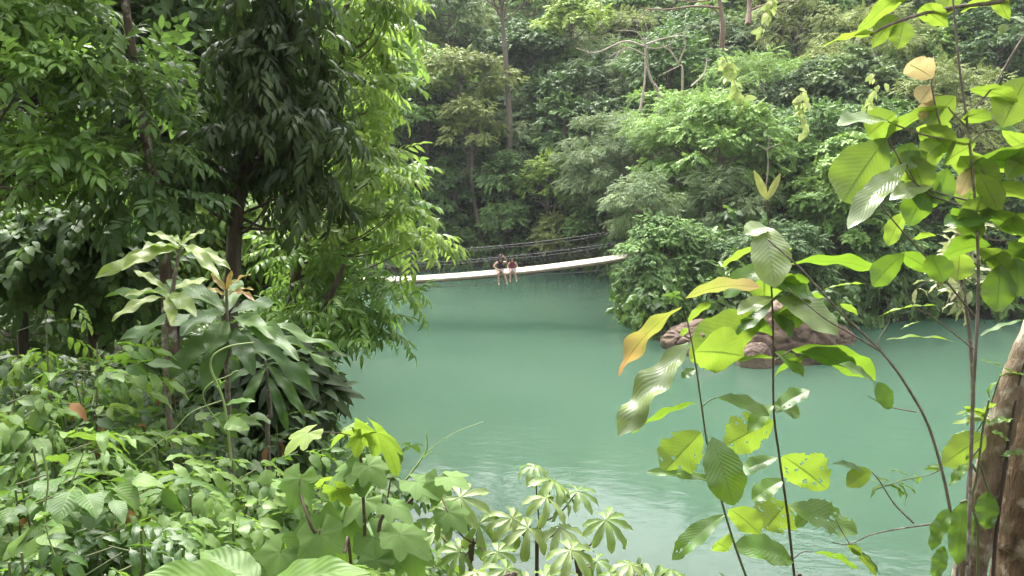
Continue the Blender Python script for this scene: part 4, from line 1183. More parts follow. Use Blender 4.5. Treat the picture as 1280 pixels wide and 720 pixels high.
# leaf sprays for shrubs: opposite pairs on a twig
SH_PAIR = [pinnate(NEAR_OV, 5, .8, .95, .5, .25, seed=120 + i) for i in range(3)]
SH_LAN = [pinnate(NEAR_LANCE, 6, .9, .8, .48, .3, seed=130 + i) for i in range(3)]
SH_HRT = [pinnate(NEAR_HEART, 4, .8, 1.0, .5, .25, seed=140 + i) for i in range(2)]
SH_WH = [whorl(NEAR_LANCE, 6, .7, .15, 150 + i) for i in range(2)] + [whorl(NEAR_OV, 5, .6, .15, 155)]
GS = 'shrubs of the near slope'
S = lambda label, px, py, d, r, tp, size, mt, ns=7, per=16, seed=0, **k: shrub('shrub', label, P(px, py, d), r, tp, size, mt, ns, per, seed, GS, **k)
SHR = [
    # back rows in the shade
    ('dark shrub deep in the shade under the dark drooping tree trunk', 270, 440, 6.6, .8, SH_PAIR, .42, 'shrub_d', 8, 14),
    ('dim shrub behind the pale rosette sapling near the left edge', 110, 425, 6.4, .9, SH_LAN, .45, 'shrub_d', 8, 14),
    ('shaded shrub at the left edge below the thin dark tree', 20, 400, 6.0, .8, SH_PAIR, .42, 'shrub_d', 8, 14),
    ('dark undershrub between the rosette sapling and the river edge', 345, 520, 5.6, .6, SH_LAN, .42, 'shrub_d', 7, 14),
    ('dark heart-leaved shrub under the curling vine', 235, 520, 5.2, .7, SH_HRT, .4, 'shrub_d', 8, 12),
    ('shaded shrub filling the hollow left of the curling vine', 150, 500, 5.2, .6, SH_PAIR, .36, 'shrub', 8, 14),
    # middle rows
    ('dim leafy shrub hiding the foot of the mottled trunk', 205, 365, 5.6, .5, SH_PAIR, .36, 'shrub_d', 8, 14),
    ('tall serrated-leaved shrub at the left edge level with the rosette sapling', 55, 375, 4.4, .55, SH_LAN, .38, 'shrub_l', 8, 13),
    ('shrub with arching pale green leaf pairs below the rosette sapling', 120, 412, 4.2, .5, SH_PAIR, .34, 'shrub', 7, 13),
    ('pale leafy shrub at the left edge just above the middle of the thicket', 15, 470, 4.0, .5, SH_PAIR, .34, 'shrub_l', 8, 14),
    ('low glossy shrub with corrugated leaves beside the left edge', 62, 515, 3.7, .45, SH_LAN, .32, 'shrub', 8, 14),
    ('light green shrub with reddish young tips left of the curling vine', 195, 545, 3.9, .45, SH_PAIR, .28, 'shrub_l', 9, 14),
    ('bright shrub with upright young leaves under the curling vine foot', 290, 560, 3.8, .45, SH_PAIR, .30, 'shrub', 9, 14),
    ('fine-leaved light shrub where the thicket meets the lobed-leaf sapling', 345, 568, 3.9, .4, SH_PAIR, .26, 'shrub_l', 9, 14),
    # front rows
    ('heart-leaved shrub at the left edge in the front of the thicket', 25, 590, 3.0, .45, SH_HRT, .30, 'shrub', 8, 12),
    ('dense green shrub with mixed leaves in the front of the thicket', 110, 590, 3.1, .42, SH_PAIR, .28, 'shrub', 9, 14),
    ('shrub with one large puckered leaf turned to the viewer in the thicket', 235, 590, 3.2, .42, SH_PAIR, .30, 'shrub_l', 9, 13),
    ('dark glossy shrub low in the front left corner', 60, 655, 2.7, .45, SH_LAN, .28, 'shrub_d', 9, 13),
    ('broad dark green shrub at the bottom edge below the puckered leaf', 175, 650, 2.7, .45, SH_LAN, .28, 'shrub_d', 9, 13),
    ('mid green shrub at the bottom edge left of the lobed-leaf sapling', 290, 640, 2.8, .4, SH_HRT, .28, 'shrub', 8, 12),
    ('leafy shrub hiding the foot of the lobed-leaf sapling', 350, 650, 3.0, .4, SH_PAIR, .28, 'shrub', 8, 13),
    ('small-leaved bright shrub at the bottom left corner', 10, 690, 2.4, .4, SH_PAIR, .22, 'shrub', 9, 13),
    ('low shrub at the bottom edge in front of the broad dark green shrub', 130, 705, 2.3, .35, SH_PAIR, .22, 'shrub_l', 8, 12),
    ('low dark shrub at the bottom edge under the palmate leaves', 560, 722, 3.4, .5, SH_PAIR, .28, 'shrub', 8, 12),
    ('narrow-leaved sprig shrub between the lobed-leaf sapling and the dark palmate stem', 515, 655, 3.1, .35, SH_LAN, .26, 'shrub', 8, 10),
    ('small bright shrub at the bottom edge under the lobed leaves', 420, 700, 2.4, .35, SH_PAIR, .2, 'shrub_l', 8, 12),
    ('lance-leaved shrub standing tall at the left edge of the thicket front', 40, 545, 3.3, .4, SH_LAN, .34, 'shrub_l', 7, 11),
    ('lance-leaved bright shrub in the middle of the thicket front', 175, 575, 3.4, .4, SH_LAN, .32, 'shrub_l', 7, 11),
]
for i, q in enumerate(SHR):
    S(q[0], q[1], q[2], q[3], q[4], q[5], q[6] * .86, q[7], q[8], int(q[9] * 1.25), seed=200 + i)

# big pale leaves at the very bottom edge
t = thing('broad_leaf_plant', 'plant with very large pale smooth leaves at the bottom edge of the thicket', 'plant', ground_at(330, 745, 2.3))
mb = MB(); sb = MB(); b0 = P(330, 760, 2.35)
for i, (a, c, w) in enumerate((((300, 735, 2.3), (175, 722, 2.15), .13), ((330, 735, 2.3), (462, 716, 2.2), .12), ((320, 730, 2.35), (250, 690, 2.5), .12))):
    tube(sb, [WORLD_LOC[t], (WORLD_LOC[t] + P(*a)) / 2 + [0, 0, .05], P(*a)], .008, .005, 5, 5)
    big_leaf(mb, P(*a), P(*c), w * 1.2, .35, .5, .12, 'ov', seed=i, wave=.4)
sb.build('stem', M['gstem'], t); mb.build('foliage', M['shrub_l'], t)


# the sapling with two pale rosettes
def rosette_plant(name, label, stem_px, d, whorls, mats):
    b = ground_at(stem_px[0][0], stem_px[0][1], d)
    t = thing(name, label, 'sapling', b, 'large-leaved saplings of the left thicket')
    sb = MB(); tube(sb, [b] + [P(x, y, d) for x, y in stem_px], .022, .009, 7, 6); sb.build('stem', M['twig'], t)
    for nm, mt, lst in whorls:
        mb = MB()
        for i, (bx, by, tx, ty, w, face, bend, dd) in enumerate(lst):
            big_leaf(mb, P(bx, by, d), P(tx, ty, d + dd), w * .8 / FPX * d, face, bend, .22, 'obov', seed=i + len(lst) * 7, wave=.6)
        mb.build(nm, M[mt], t)
    return t


rosette_plant('rosette_sapling', 'sapling topped with a pale rosette of long leaves in front of the mottled trunk', [(208, 470), (210, 400), (218, 350), (225, 308)], 4.6,
              [('foliage', 'rosette', [(225, 310, 119, 348, 26, .5, .7, -.2), (222, 310, 152, 338, 24, .5, .9, -.4), (224, 308, 183, 291, 15, .3, .6, .1), (228, 308, 288, 337, 17, .3, .7, -.2), (228, 310, 275, 350, 18, .5, .9, -.4),
                                       (226, 306, 257, 287, 15, .2, .2, .1), (225, 306, 238, 289, 12, .6, .1, -.1), (226, 306, 210, 296, 14, .3, .4, .3), (224, 312, 178, 312, 20, .2, .8, -.3),
                                       (210, 368, 155, 371, 15, .3, .7, -.3), (210, 366, 167, 338, 15, .4, .6, .1), (212, 368, 245, 396, 27, .6, .7, -.4), (211, 370, 216, 408, 20, .7, .6, -.4), (212, 366, 262, 350, 24, .2, .6, .2), (208, 372, 140, 402, 20, .3, .9, -.3)])], None)
rosette_plant('rosette_sapling', 'sapling with small reddish new leaves on top and big dull green leaves below', [(285, 500), (286, 440), (284, 400), (283, 360)], 4.9,
              [('young_leaf', 'red', [(283, 365, 264, 341, 12, .5, .2, 0), (283, 364, 314, 343, 14, .3, .6, -.1), (284, 366, 318, 376, 12, .4, .9, -.2), (283, 362, 290, 338, 9, .7, .1, 0), (283, 372, 317, 362, 12, .3, .8, -.1), (283, 372, 258, 360, 12, .4, .6, -.1)]),
               ('foliage', 'rosette_d', [(288, 395, 374, 451, 33, .45, .6, -.6), (288, 400, 432, 446, 26, .2, .6, .1), (284, 392, 208, 350, 40, .3, .5, .3), (282, 400, 262, 442, 38, .5, .6, -.3), (280, 398, 150, 425, 34, .3, .7, -.3),
                                         (284, 390, 300, 350, 30, .4, .5, .4), (288, 392, 350, 380, 36, .3, .5, .4), (282, 392, 225, 420, 34, .4, .8, -.5), (286, 410, 318, 470, 32, .5, .7, -.4), (282, 410, 205, 478, 34, .5, .9, -.3),
                                         (284, 412, 256, 490, 34, .6, .9, -.3), (288, 412, 395, 500, 30, .3, .9, -.1), (288, 405, 345, 425, 30, .4, .8, -.5), (280, 385, 130, 372, 34, .25, .5, .4), (290, 415, 425, 470, 24, .2, .9, .2)])], None)
rosette_plant('long_leaf_sapling', 'dark sapling with long hanging leaves low between the rosettes and the river', [(335, 560), (338, 520), (335, 480), (332, 450)], 5.6,
              [('foliage', 'rosette_d', [(333, 455, 398, 470, 18, .4, .8, -.2), (333, 455, 380, 520, 18, .5, 1.0, -.2), (333, 458, 300, 520, 18, .5, .9, -.3), (333, 455, 268, 490, 18, .4, .8, -.3), (333, 450, 395, 440, 17, .3, .6, .3), (335, 470, 360, 540, 17, .6, .9, -.2), (333, 450, 300, 432, 15, .3, .6, .3)])], None)


# vines
def vine(label, pts, d, leaves, r=.007, mat='vstem', group='vines of the thicket', lm='climb', hang=None):
    p = [P(x, y, d) for x, y in pts]
    b = p[0] * 1.0
    t = thing('vine', label, 'vine', b, group)
    sb = MB(); tube(sb, p, r, r * .5, 6, 8)
    mb = MB()
    for i, (bx, by, tx, ty, w, face) in enumerate(leaves):
        big_leaf(mb, P(bx, by, d - .02), P(tx, ty, d - .1), w / FPX * d, face, .4, .15, 'heart', seed=i + 3, wave=.3)
    if hang:
        for h in hang: tube(sb, [P(x, y, d) for x, y in h], r * .35, r * .25, 4, 6)
    sb.build('stem', M[mat], t)
    if leaves: mb.build('foliage', M[lm], t)


vine('light green vine curving up with two heart leaves and a curled tendril', [(289, 575), (286, 545), (279, 500), (265, 465), (264, 450), (272, 440), (290, 432), (318, 428)], 3.6,
     [(284, 505, 319, 502, 15, .3), (283, 528, 312, 537, 22, .7), (276, 480, 268, 470, 8, .5), (273, 484, 283, 476, 9, .4)],
     hang=[[(286, 545), (255, 500), (262, 480), (285, 470), (297, 463), (290, 466)], [(279, 500), (240, 515), (215, 540), (170, 575)]])
vine('thin vine looping down the front of the thicket at the left', [(52, 560), (60, 600), (56, 650), (70, 700), (82, 730)], 2.5, [(57, 655, 75, 660, 10, .4), (60, 690, 45, 700, 14, .5), (58, 640, 42, 650, 10, .4)], .004)
vine('pale vine stem leaning across the middle of the thicket', [(78, 660), (84, 620), (95, 590), (105, 565)], 2.9, [(80, 640, 62, 648, 12, .5), (86, 612, 104, 618, 12, .4)], .005)
vine('twining tendril standing against the water beside the lobed-leaf sapling', [(500, 610), (515, 590), (528, 572), (534, 558), (533, 540)], 2.9, [(530, 572, 540, 565, 9, .4)], .005, hang=[[(528, 572), (545, 556), (570, 540), (604, 527)]])
# ------------------------------------------------------------------ lobed and palmate plants at the bottom
def lobed_leaf(rng, size=1.0):
    """a broad three-lobed blade with a heart base, length 1 along +Y"""
    nr, na = 7, 36
    V = [[0, 0, 0]]; UV = [[.5, 0]]; F = []
    aa = np.linspace(-2.75, 2.75, na)
    tip = [(0, 1.0, .5), (-.85, .80, .42), (.85, .80, .42), (-1.8, .6, .6), (1.8, .6, .6)]
    rad = np.full(na, .52)
    for a0, l, wd in tip: rad = np.maximum(rad, l * np.exp(-np.abs((aa - a0) / wd) ** 1.7 * .55))
    rad *= 1 + rng.normal(size=na) * .015
    for k in range(1, nr + 1):
        q = k / nr
        for i, a in enumerate(aa):
            r = rad[i] * q
            x, y = math.sin(a) * r, math.cos(a) * r
            z = -.30 * (r ** 2) + .02 * math.sin(a * 7) * q + .05 * abs(math.sin(a * 1.57)) * q
            V.append([x, y, z]); UV.append([.5 + .45 * math.sin(a * 3.5), q])
    for i in range(na - 1):
        F.append([0, 1 + i, 2 + i, 2 + i])
        for k in range(nr - 1):
            a = 1 + k * na + i
            F.append([a, a + na, a + na + 1, a + 1])
    V = np.array(V); F = np.array(F)
    return V, F, np.array(UV), np.zeros(len(V))


def addt(mb, tpl, base, d, n, size, rnd, m=0):
    v, f, uv, dr = place(tpl, base, d, n, size)
    tri = f[:, 2] == f[:, 3]
    n0 = mb.n
    mb.add(v, f[~tri], uv, rnd, m)
    if tri.any():
        mb.f.append(f[tri][:, :3][:, ::-1][:, ::-1] + n0); mb.m.append(np.full(tri.sum(), m))


_r = np.random.default_rng(4)
LOBED = [lobed_leaf(_r) for _ in range(4)]


def lobed_plant():
    d0 = 2.8; rng = np.random.default_rng(17)
    b = ground_at(455, 740, d0)
    t = thing('lobed_leaf_sapling', 'sapling with broad three-lobed leaves, lime green at the top, in the bottom middle', 'sapling', b)
    sb = MB()
    stems = [[b, P(457, 700, d0), P(455, 640, d0), P(450, 560, d0), P(448, 535, d0)], [b, P(420, 720, d0), P(390, 660, d0 - .1), P(370, 600, d0)], [b, P(470, 700, d0), P(500, 640, d0 + .1), P(545, 600, d0 + .1), P(560, 592, d0 + .1)],
             [b, P(440, 720, d0 - .2), P(430, 690, d0 - .3)]]
    cs = [tube(sb, s, .009, .005, 6, 8) for s in stems]
    top = MB(); mb = MB()
    # x, y of the blade's base, x, y of its tip, size factor, facing, top?
    L = [(440, 535, 396, 556, .95, -.2, 1), (436, 532, 462, 524, .6, .1, 1), (452, 545, 441, 572, 1.1, -.5, 1), (470, 540, 524, 602, .95, -.15, 1), (385, 541, 343, 566, 1.1, .1, 1), (490, 590, 500, 560, .7, -.5, 1), (420, 610, 440, 628, 1.3, -.4, 1), (398, 600, 370, 612, 1.2, -.3, 1),
         (455, 580, 452, 612, 1.5, .3, 0), (460, 582, 483, 606, 1.2, .2, 0), (448, 582, 398, 604, 1.1, .2, 0), (520, 602, 556, 618, 1.1, .3, 0), (560, 596, 592, 606, 1.0, .1, 0), (548, 600, 540, 640, 1.0, .3, 0),
         (468, 672, 500, 705, 1.35, .6, 0), (428, 650, 438, 708, 1.25, .6, 0), (395, 672, 360, 712, 1.4, .6, 0), (400, 668, 405, 720, 1.3, .65, 0), (375, 598, 360, 640, 1.2, .5, 0), (365, 612, 345, 598, 1.2, .3, 0), (500, 668, 540, 690, 1.25, .5, 0), (455, 625, 415, 655, 1.2, .3, 0),
         (490, 632, 520, 650, 1.1, .0, 0), (515, 690, 525, 735, 1.2, .6, 0), (560, 640, 590, 668, 1.0, .4, 0), (470, 700, 455, 740, 1.3, .7, 0), (350, 690, 320, 730, 1.3, .6, 0)]
    allc = np.vstack(cs)
    for i, (bx, by, tx, ty, s, face, tp) in enumerate(L):
        dd = rng.uniform(-.12, .12)
        B = P(bx, by, d0 + dd); T_ = P(tx, ty, d0 + dd - .08 * (1 if face >= 0 else -.5)); d = T_ - B
        n = UP * (1 - abs(face)) + nz(CAM - B) * face + rng.normal(size=3) * .12
        addt(top if tp else mb, LOBED[i % 4], B, d, n, max(np.linalg.norm(d), .10) * s * (.72 if tp else .78), rng.uniform(.1, .9))
        q = allc[np.argmin(np.linalg.norm(allc - B + [0, 0, .06], axis=1))]
        tube(sb, [q, (q + B) / 2 + [0, 0, .01], B], .0035, .003, 4, 3)
    sb.build('stem', M['pstem'], t); mb.build('foliage', M['maca'], t); top.build('young_leaf', M['maca_y'], t)


lobed_plant()


def palmate(n=8, seed=0, droop=.8):
    rng = np.random.default_rng(seed); parts = []
    for i in range(n):
        a = (i - (n - 1) / 2) * (5.7 / n) + rng.normal() * .05
        l = leaf(9, 2,   .27 * rng.uniform(.9, 1.1), 1.0, .6, .3, droop * rng.uniform(1.0, 1.9), .15, .5, False, seed=seed * 20 + i)
        sz = .5 * (1 - .28 * abs(i - (n - 1) / 2) / (n / 2))
        parts.append((l, (0, 0, 0), (math.sin(a), math.cos(a), .12 + rng.normal() * .08), (rng.normal() * .1, rng.normal() * .1, 1), sz))
    return compound(parts)


PALM = [palmate(8, 1), palmate(9, 2, .6), palmate(7, 3, 1.0), palmate(8, 4, .45)]


def palm_plant(label, stem_px, d, leaves, seed):
    rng = np.random.default_rng(seed)
    b = ground_at(stem_px[0][0], 740, d)
    t = thing('palmate_plant', label, 'plant', b, 'palmate-leaved plants at the bottom of the slope')
    sb = MB(); c = tube(sb, [b] + [P(x, y, d) for x, y in stem_px],   .010, .006, 7, 6, wob=.08, rng=rng)
    mb = MB()
    for i, (x, y, dia, ang, face) in enumerate(leaves):
        dd = rng.uniform(-.15, .15)
        B = P(x, y, d + dd)
        face = face * .35
        n = UP * (1 - face) + nz(CAM - B) * face + rng.normal(size=3) * .22
        dr = np.array([math.cos(ang), -.6, math.sin(ang) * .5 - .2])
        addt(mb, PALM[i % 4], B, dr, n, dia * rng.uniform(.68, 1.02) / FPX * d, rng.uniform(.15, .95))
        q = c[-1 - (i % 3)]
        tube(sb, [q, q * .45 + B * .55 + [0, 0, -.03], B], .004, .003, 5, 4)
    sb.build('stem', M['bark'], t); mb.build('foliage', M['palm'], t)


palm_plant('palmate plant whose pale fan leaves stand tallest against the water', [(671, 715), (671, 690), (674, 655)], 3.0,
           [(669, 583, 70, 2.6, .2), (690, 600, 118, -.4, .35), (683, 622, 105, -.6, .35), (722, 614, 84, -.2, .25), (640, 648, 110, -1.0, .3), (700, 660, 100, .2, .3), (660, 660, 110, 3.4, .3)], 41)
palm_plant('palmate plant on a dark stubby stem left of the tallest palmate plant', [(588, 720), (590, 700), (592, 675)], 2.9,
           [(622, 690, 100, -.4, .3), (575, 690, 100, 3.0, .3), (598, 655, 105, -1.4, .4), (575, 622, 110, -.3, .3), (560, 640, 100, 3.2, .3), (545, 665, 95, 2.8, .3)], 42)
palm_plant('low palmate plant with grey-green fans at the bottom right of the tallest one', [(725, 735), (722, 715), (718, 690)], 2.7,
           [(713, 688, 120, -.3, .4), (757, 650, 92, -.5, .3), (745, 702, 105, .2, .35), (730, 735, 120, -.8, .5)], 43)
palm_plant('palmate plant barely reaching above the bottom edge beside the left big-leaf sapling', [(790, 760), (788, 740), (788, 715)], 2.5,
           [(788, 706, 110, -.2, .4), (838, 712, 90, .4, .3), (765, 725, 110, 3.0, .4), (815, 730, 100, -.8, .4)], 44)
palm_plant('broad palmate plant covering the bottom edge below the lobed-leaf sapling', [(640, 760), (642, 740), (645, 715)], 2.5,
           [(632, 712, 115, -.9, .4), (680, 722, 115, -.2, .4), (595, 715, 105, 3.1, .4), (650, 740, 115, -1.4, .4), (700, 745, 110, -.5, .4), (470, 720, 110, 3.0, .4), (545, 728, 120, -2.5, .5), (500, 735, 110, -1.5, .5)], 45)
# ------------------------------------------------------------------ big-leaved saplings on the right
def pleaf(mb, d, b, t, w, face=0.0, bend=.5, dz=0.0, db=0.0, holes=0, rag=0.0, shape='obov', seed=0, fold=.2, wave=.4, twist=0.0):
    big_leaf(mb, P(b[0], b[1], d + db), P(t[0], t[1], d + db + dz), w / FPX * d, face, bend, fold, shape, holes, rag, wave, seed, 0, twist)


def sapling(name, label, stem_px, d, parts, petioles=(), r=.0095, stem_mat='pstem', group=None, rt=.4):
    b = ground_at(stem_px[0][0], stem_px[0][1], d)
    t = thing(name, label, 'sapling', b, group)
    sb = MB(); r = r * .78; tube(sb, [b] + [P(x, y, d) for x, y in stem_px], r, r * rt, 8, 8)
    for q in petioles: tube(sb, [P(x, y, d) for x, y in q], r * .4, r * .3, 5, 4)
    sb.build('stem', M[stem_mat], t)
    for nm, mt, lst in parts:      # every one of these large leaves is a part of its own
        for i, a in enumerate(lst):
            a = dict(a); a['w'] *= 1.18
            if abs(a['face']) < .32: a['face'] = math.copysign(.42, a['face'] or -1)
            mb = MB(); pleaf(mb, d, seed=i * 3 + len(lst), **a)
            o = mb.build('leaf' if nm != 'bud_leaf' else 'bud_leaf', M[mt], t)
            if nm in LEAF_LABEL: o['label'] = LEAF_LABEL[nm]
    return t


LEAF_LABEL = {'turning_leaf': 'leaf turning orange towards its tip', 'bent_leaf': 'yellowish leaf bent over with a brown tip', 'glossy_leaf': 'glossy leaf with a whitish sheen put into its colour',
              'pink_leaf': 'young pinkish leaf', 'yellow_leaf': 'translucent yellow-green leaf seen from below', 'bud_leaf': 'folded upright bud leaf'}


_rt = np.random.default_rng(12)
EXTRA_Y = []; EXTRA_G = []
for _i in range(16):
    _x, _y = _rt.uniform(1120, 1290), _rt.uniform(120, 330)
    _a = _rt.uniform(0, 6.28); _l = _rt.uniform(40, 72)
    _q = dict(b=(_x, _y), t=(_x + math.cos(_a) * _l, _y + abs(math.sin(_a)) * _l * .6 + 8), w=_rt.uniform(24, 42), face=_rt.uniform(-.75, -.25), bend=_rt.uniform(.3, .8), db=_rt.uniform(-.1, .35))
    (EXTRA_Y if _i % 3 else EXTRA_G).append(_q)
D = lambda b, t, w, face=0.0, bend=.5, **k: dict(b=b, t=t, w=w, face=face, bend=bend, **k)
GR = 'large-leaved saplings in front of the water on the right'
sapling('big_leaf_sapling', 'tall big-leaved sapling topped by twin upright folded bud leaves', [(1000, 760), (993, 720), (984, 640), (974, 570), (967, 510), (966, 400), (962, 320), (959, 250)], 2.9, [
    ('bud_leaf', 'bud', [D((959, 250), (942, 212), 9, .75, .1, shape='lance'), D((959, 250), (976, 216), 8, .75, -.1, shape='lance')]),
    ('glossy_leaf', 'big_w', [D((955, 283), (969, 360), 44, .62, .7, dz=-.13, fold=.35), D((958, 284), (931, 293), 24, .5, .6, dz=-.05), D((966, 372), (922, 393), 22, .25, .5, dz=-.1), D((970, 373), (1047, 419), 40, .4, .8, dz=-.12)]),
    ('foliage', 'big', [D((965, 360), (1012, 352), 26, -.45, .5), D((966, 380), (915, 420), 28, .35, .6), D((968, 470), (1012, 446), 22, -.4, .5), D((980, 600), (940, 625), 26, .45, .5, holes=4), D((1000, 440), (1070, 462), 34, -.5, .5, dz=.04), D((985, 330), (1110, 340), 26, -.12, .5, dz=.02), D((970, 447), (880, 464), 18, -.1, .4, dz=-.1), D((990, 437), (1094, 476), 48, -.45, .6, dz=.06), D((966, 400), (1030, 372), 30, -.3, .4, dz=.1),
                        D((966, 516), (1012, 488), 26, .35, .5, holes=5, rag=.2), D((972, 572), (924, 592), 22, .4, .4, holes=6), D((985, 632), (1072, 668), 44, .45, .5, holes=14, rag=.35, dz=-.1), D((992, 702), (917, 684), 40, .5, .6, dz=-.08),
                        D((1015, 690), (1072, 712), 22, -.2, .5, holes=8, rag=.3), D((968, 505), (935, 540), 22, .3, .5), D((995, 660), (1010, 640), 16, .2, .4), D((962, 330), (905, 372), 30, .3, .6), D((964, 352), (1020, 378), 32, .2, .7), D((966, 420), (925, 400), 26, -.3, .5), D((968, 440), (1005, 470), 24, .3, .6), D((966, 505), (1000, 520), 26, .3, .6), D((964, 390), (990, 420), 26, .4, .6)]),
    ('yellow_leaf', 'big_y', [D((946, 308), (902, 334), 15, -.3, .3), D((956, 325), (955, 378), 46, -.75, .3, dz=.05), D((962, 345), (1000, 360), 22, -.5, .4), D((958, 393), (862, 450), 58, -.72, .4, dz=-.05, holes=3), D((967, 526), (906, 558), 52, -.7, .4, holes=12, rag=.2),
                              D((978, 570), (1034, 612), 58, -.65, .4, holes=16, rag=.25), D((984, 628), (956, 662), 56, -.75, .4, holes=14, rag=.4), D((963, 330), (990, 310), 20, -.4, .4), D((970, 395), (1010, 395), 40, -.7, .4)]),
], [[(966, 452), (990, 437)], [(992, 698), (1003, 690), (1015, 690)]], .0085, group=GR)
sapling('big_leaf_sapling', 'big-leaved sapling with one leaf turning orange at its top left', [(950, 770), (936, 730), (918, 680), (903, 630), (885, 560), (876, 500), (867, 440), (857, 390)], 2.7, [
    ('turning_leaf', 'orange', [D((852, 384), (774, 470), 27, -.45, .9, dz=-.02, wave=.8)]),
    ('bent_leaf', 'bent', [D((857, 373), (951, 360), 30, -.2, .8, dz=-.05)]),
    ('glossy_leaf', 'big_w', [D((860, 428), (773, 546), 38, .35, .35, dz=-.18, wave=1.3)]),
    ('foliage', 'big', [D((866, 430), (824, 466), 22, .2, .5, dz=.1), D((872, 503), (790, 542), 18, -.1, .5), D((896, 497), (962, 520), 24, .25, .6), D((890, 546), (917, 632), 46, .72, .6, dz=-.12), D((898, 602), (808, 590), 15, .1, .4, holes=4),
                        D((906, 643), (840, 700), 28, .3, .5, holes=5, rag=.2), D((870, 462), (852, 472), 14, .3, .5)]),
    ('yellow_leaf', 'big_y', [D((858, 404), (890, 378), 16, -.3, .4), D((860, 410), (852, 420), 10, -.3, .4), D((877, 540), (828, 592), 52, -.75, .4, holes=8, rag=.2), D((911, 636), (950, 668), 36, -.6, .5), D((912, 688), (895, 678), 34, -.6, .4), D((868, 440), (930, 445), 60, -.7, .4, dz=.08)]),
], [[(878, 508), (888, 500), (896, 497)]], .008, 'gstem', group=GR)

# thin tree with large translucent leaves on the right
sapling('thin_tree', 'thin grey-stemmed young tree with large translucent yellow-green leaves at the right edge', [(1205, 760), (1210, 700), (1213, 600), (1216, 500), (1222, 390), (1222, 300), (1212, 180), (1200, 90), (1193, 20), (1188, -40)], 2.4, [
    ('glossy_leaf', 'big_w', [D((1110, 152), (1047, 157), 30, .15, .5, dz=-.1), D((1133, 204), (1060, 286), 30, .3, .5, dz=-.12), D((1168, 232), (1112, 250), 26, .2, .6)]),
    ('pink_leaf', 'pink', [D((1166, 98), (1134, 80), 34, -.5, .5), D((1168, 128), (1150, 150), 20, -.5, .5), D((1165, 108), (1150, 128), 26, -.6, .5), D((1218, 205), (1200, 245), 18, -.5, .6)]),
    ('yellow_leaf', 'big_y', [D((1120, 142), (1085, 170), 42, -.6, .5), D((1108, 172), (1054, 252), 62, -.72, .4, dz=-.05), D((1186, 134), (1098, 188), 34, -.35, .9), D((1212, 112), (1272, 128), 24, -.3, .6), D((1252, 160), (1284, 96), 44, -.6, .3), D((1240, 150), (1200, 150), 30, -.4, .6), D((1190, 170), (1148, 208), 34, -.6, .4),
                              D((1200, 195), (1244, 246), 40, -.65, .4), D((1230, 200), (1300, 210), 44, -.5, .5), D((1160, 190), (1120, 222), 34, -.6, .5), D((1150, 160), (1190, 190), 34, -.6, .5), D((1180, 205), (1220, 180), 34, -.5, .5), D((1215, 235), (1290, 250), 34, -.4, .5), D((1140, 195), (1155, 240), 34, -.7, .3), D((1195, 120), (1160, 160), 36, -.6, .5),
                              D((1240, 290), (1290, 275), 30, -.4, .5), D((1225, 310), (1260, 340), 28, -.5, .5), D((1258, 225), (1300, 180), 36, -.5, .4), D((1170, 295), (1140, 300), 16, -.4, .5)] + EXTRA_Y),
    ('foliage', 'big', [D((1240, 162), (1276, 164), 15, .1, .5), D((1165, 228), (1136, 282), 34, -.5, .4), D((1175, 225), (1150, 262), 34, -.5, .4), D((1205, 214), (1290, 196), 38, -.3, .5), D((1222, 262), (1290, 300), 30, -.3, .5), D((1240, 272), (1180, 282), 34, .1, .6), D((1190, 260), (1225, 300), 30, -.5, .5),
                        D((1185, 210), (1170, 255), 30, -.6, .4), D((1225, 330), (1290, 320), 26, -.2, .6), D((1250, 330), (1246, 390), 34, -.4, .5), D((1262, 300), (1300, 350), 34, -.4, .5), D((1140, 178), (1128, 214), 30, -.6, .4), D((1262, 250), (1225, 275), 24, -.3, .5)] + EXTRA_G),
], [[(1212, 180), (1180, 165), (1165, 110), (1166, 98)], [(1212, 180), (1160, 170), (1130, 160), (1110, 152)], [(1208, 250), (1170, 240), (1140, 225), (1110, 172)], [(1205, 150), (1240, 110), (1270, 60), (1290, 30)], [(1213, 190), (1235, 225), (1262, 270)], [(1222, 290), (1240, 300), (1262, 300)],
    [(1210, 160), (1190, 140), (1186, 134)], [(1212, 180), (1228, 165), (1240, 162)], [(1220, 262), (1180, 250), (1150, 235), (1133, 204)]], .010, 'twig', group='young trees at the right edge', rt=.3)

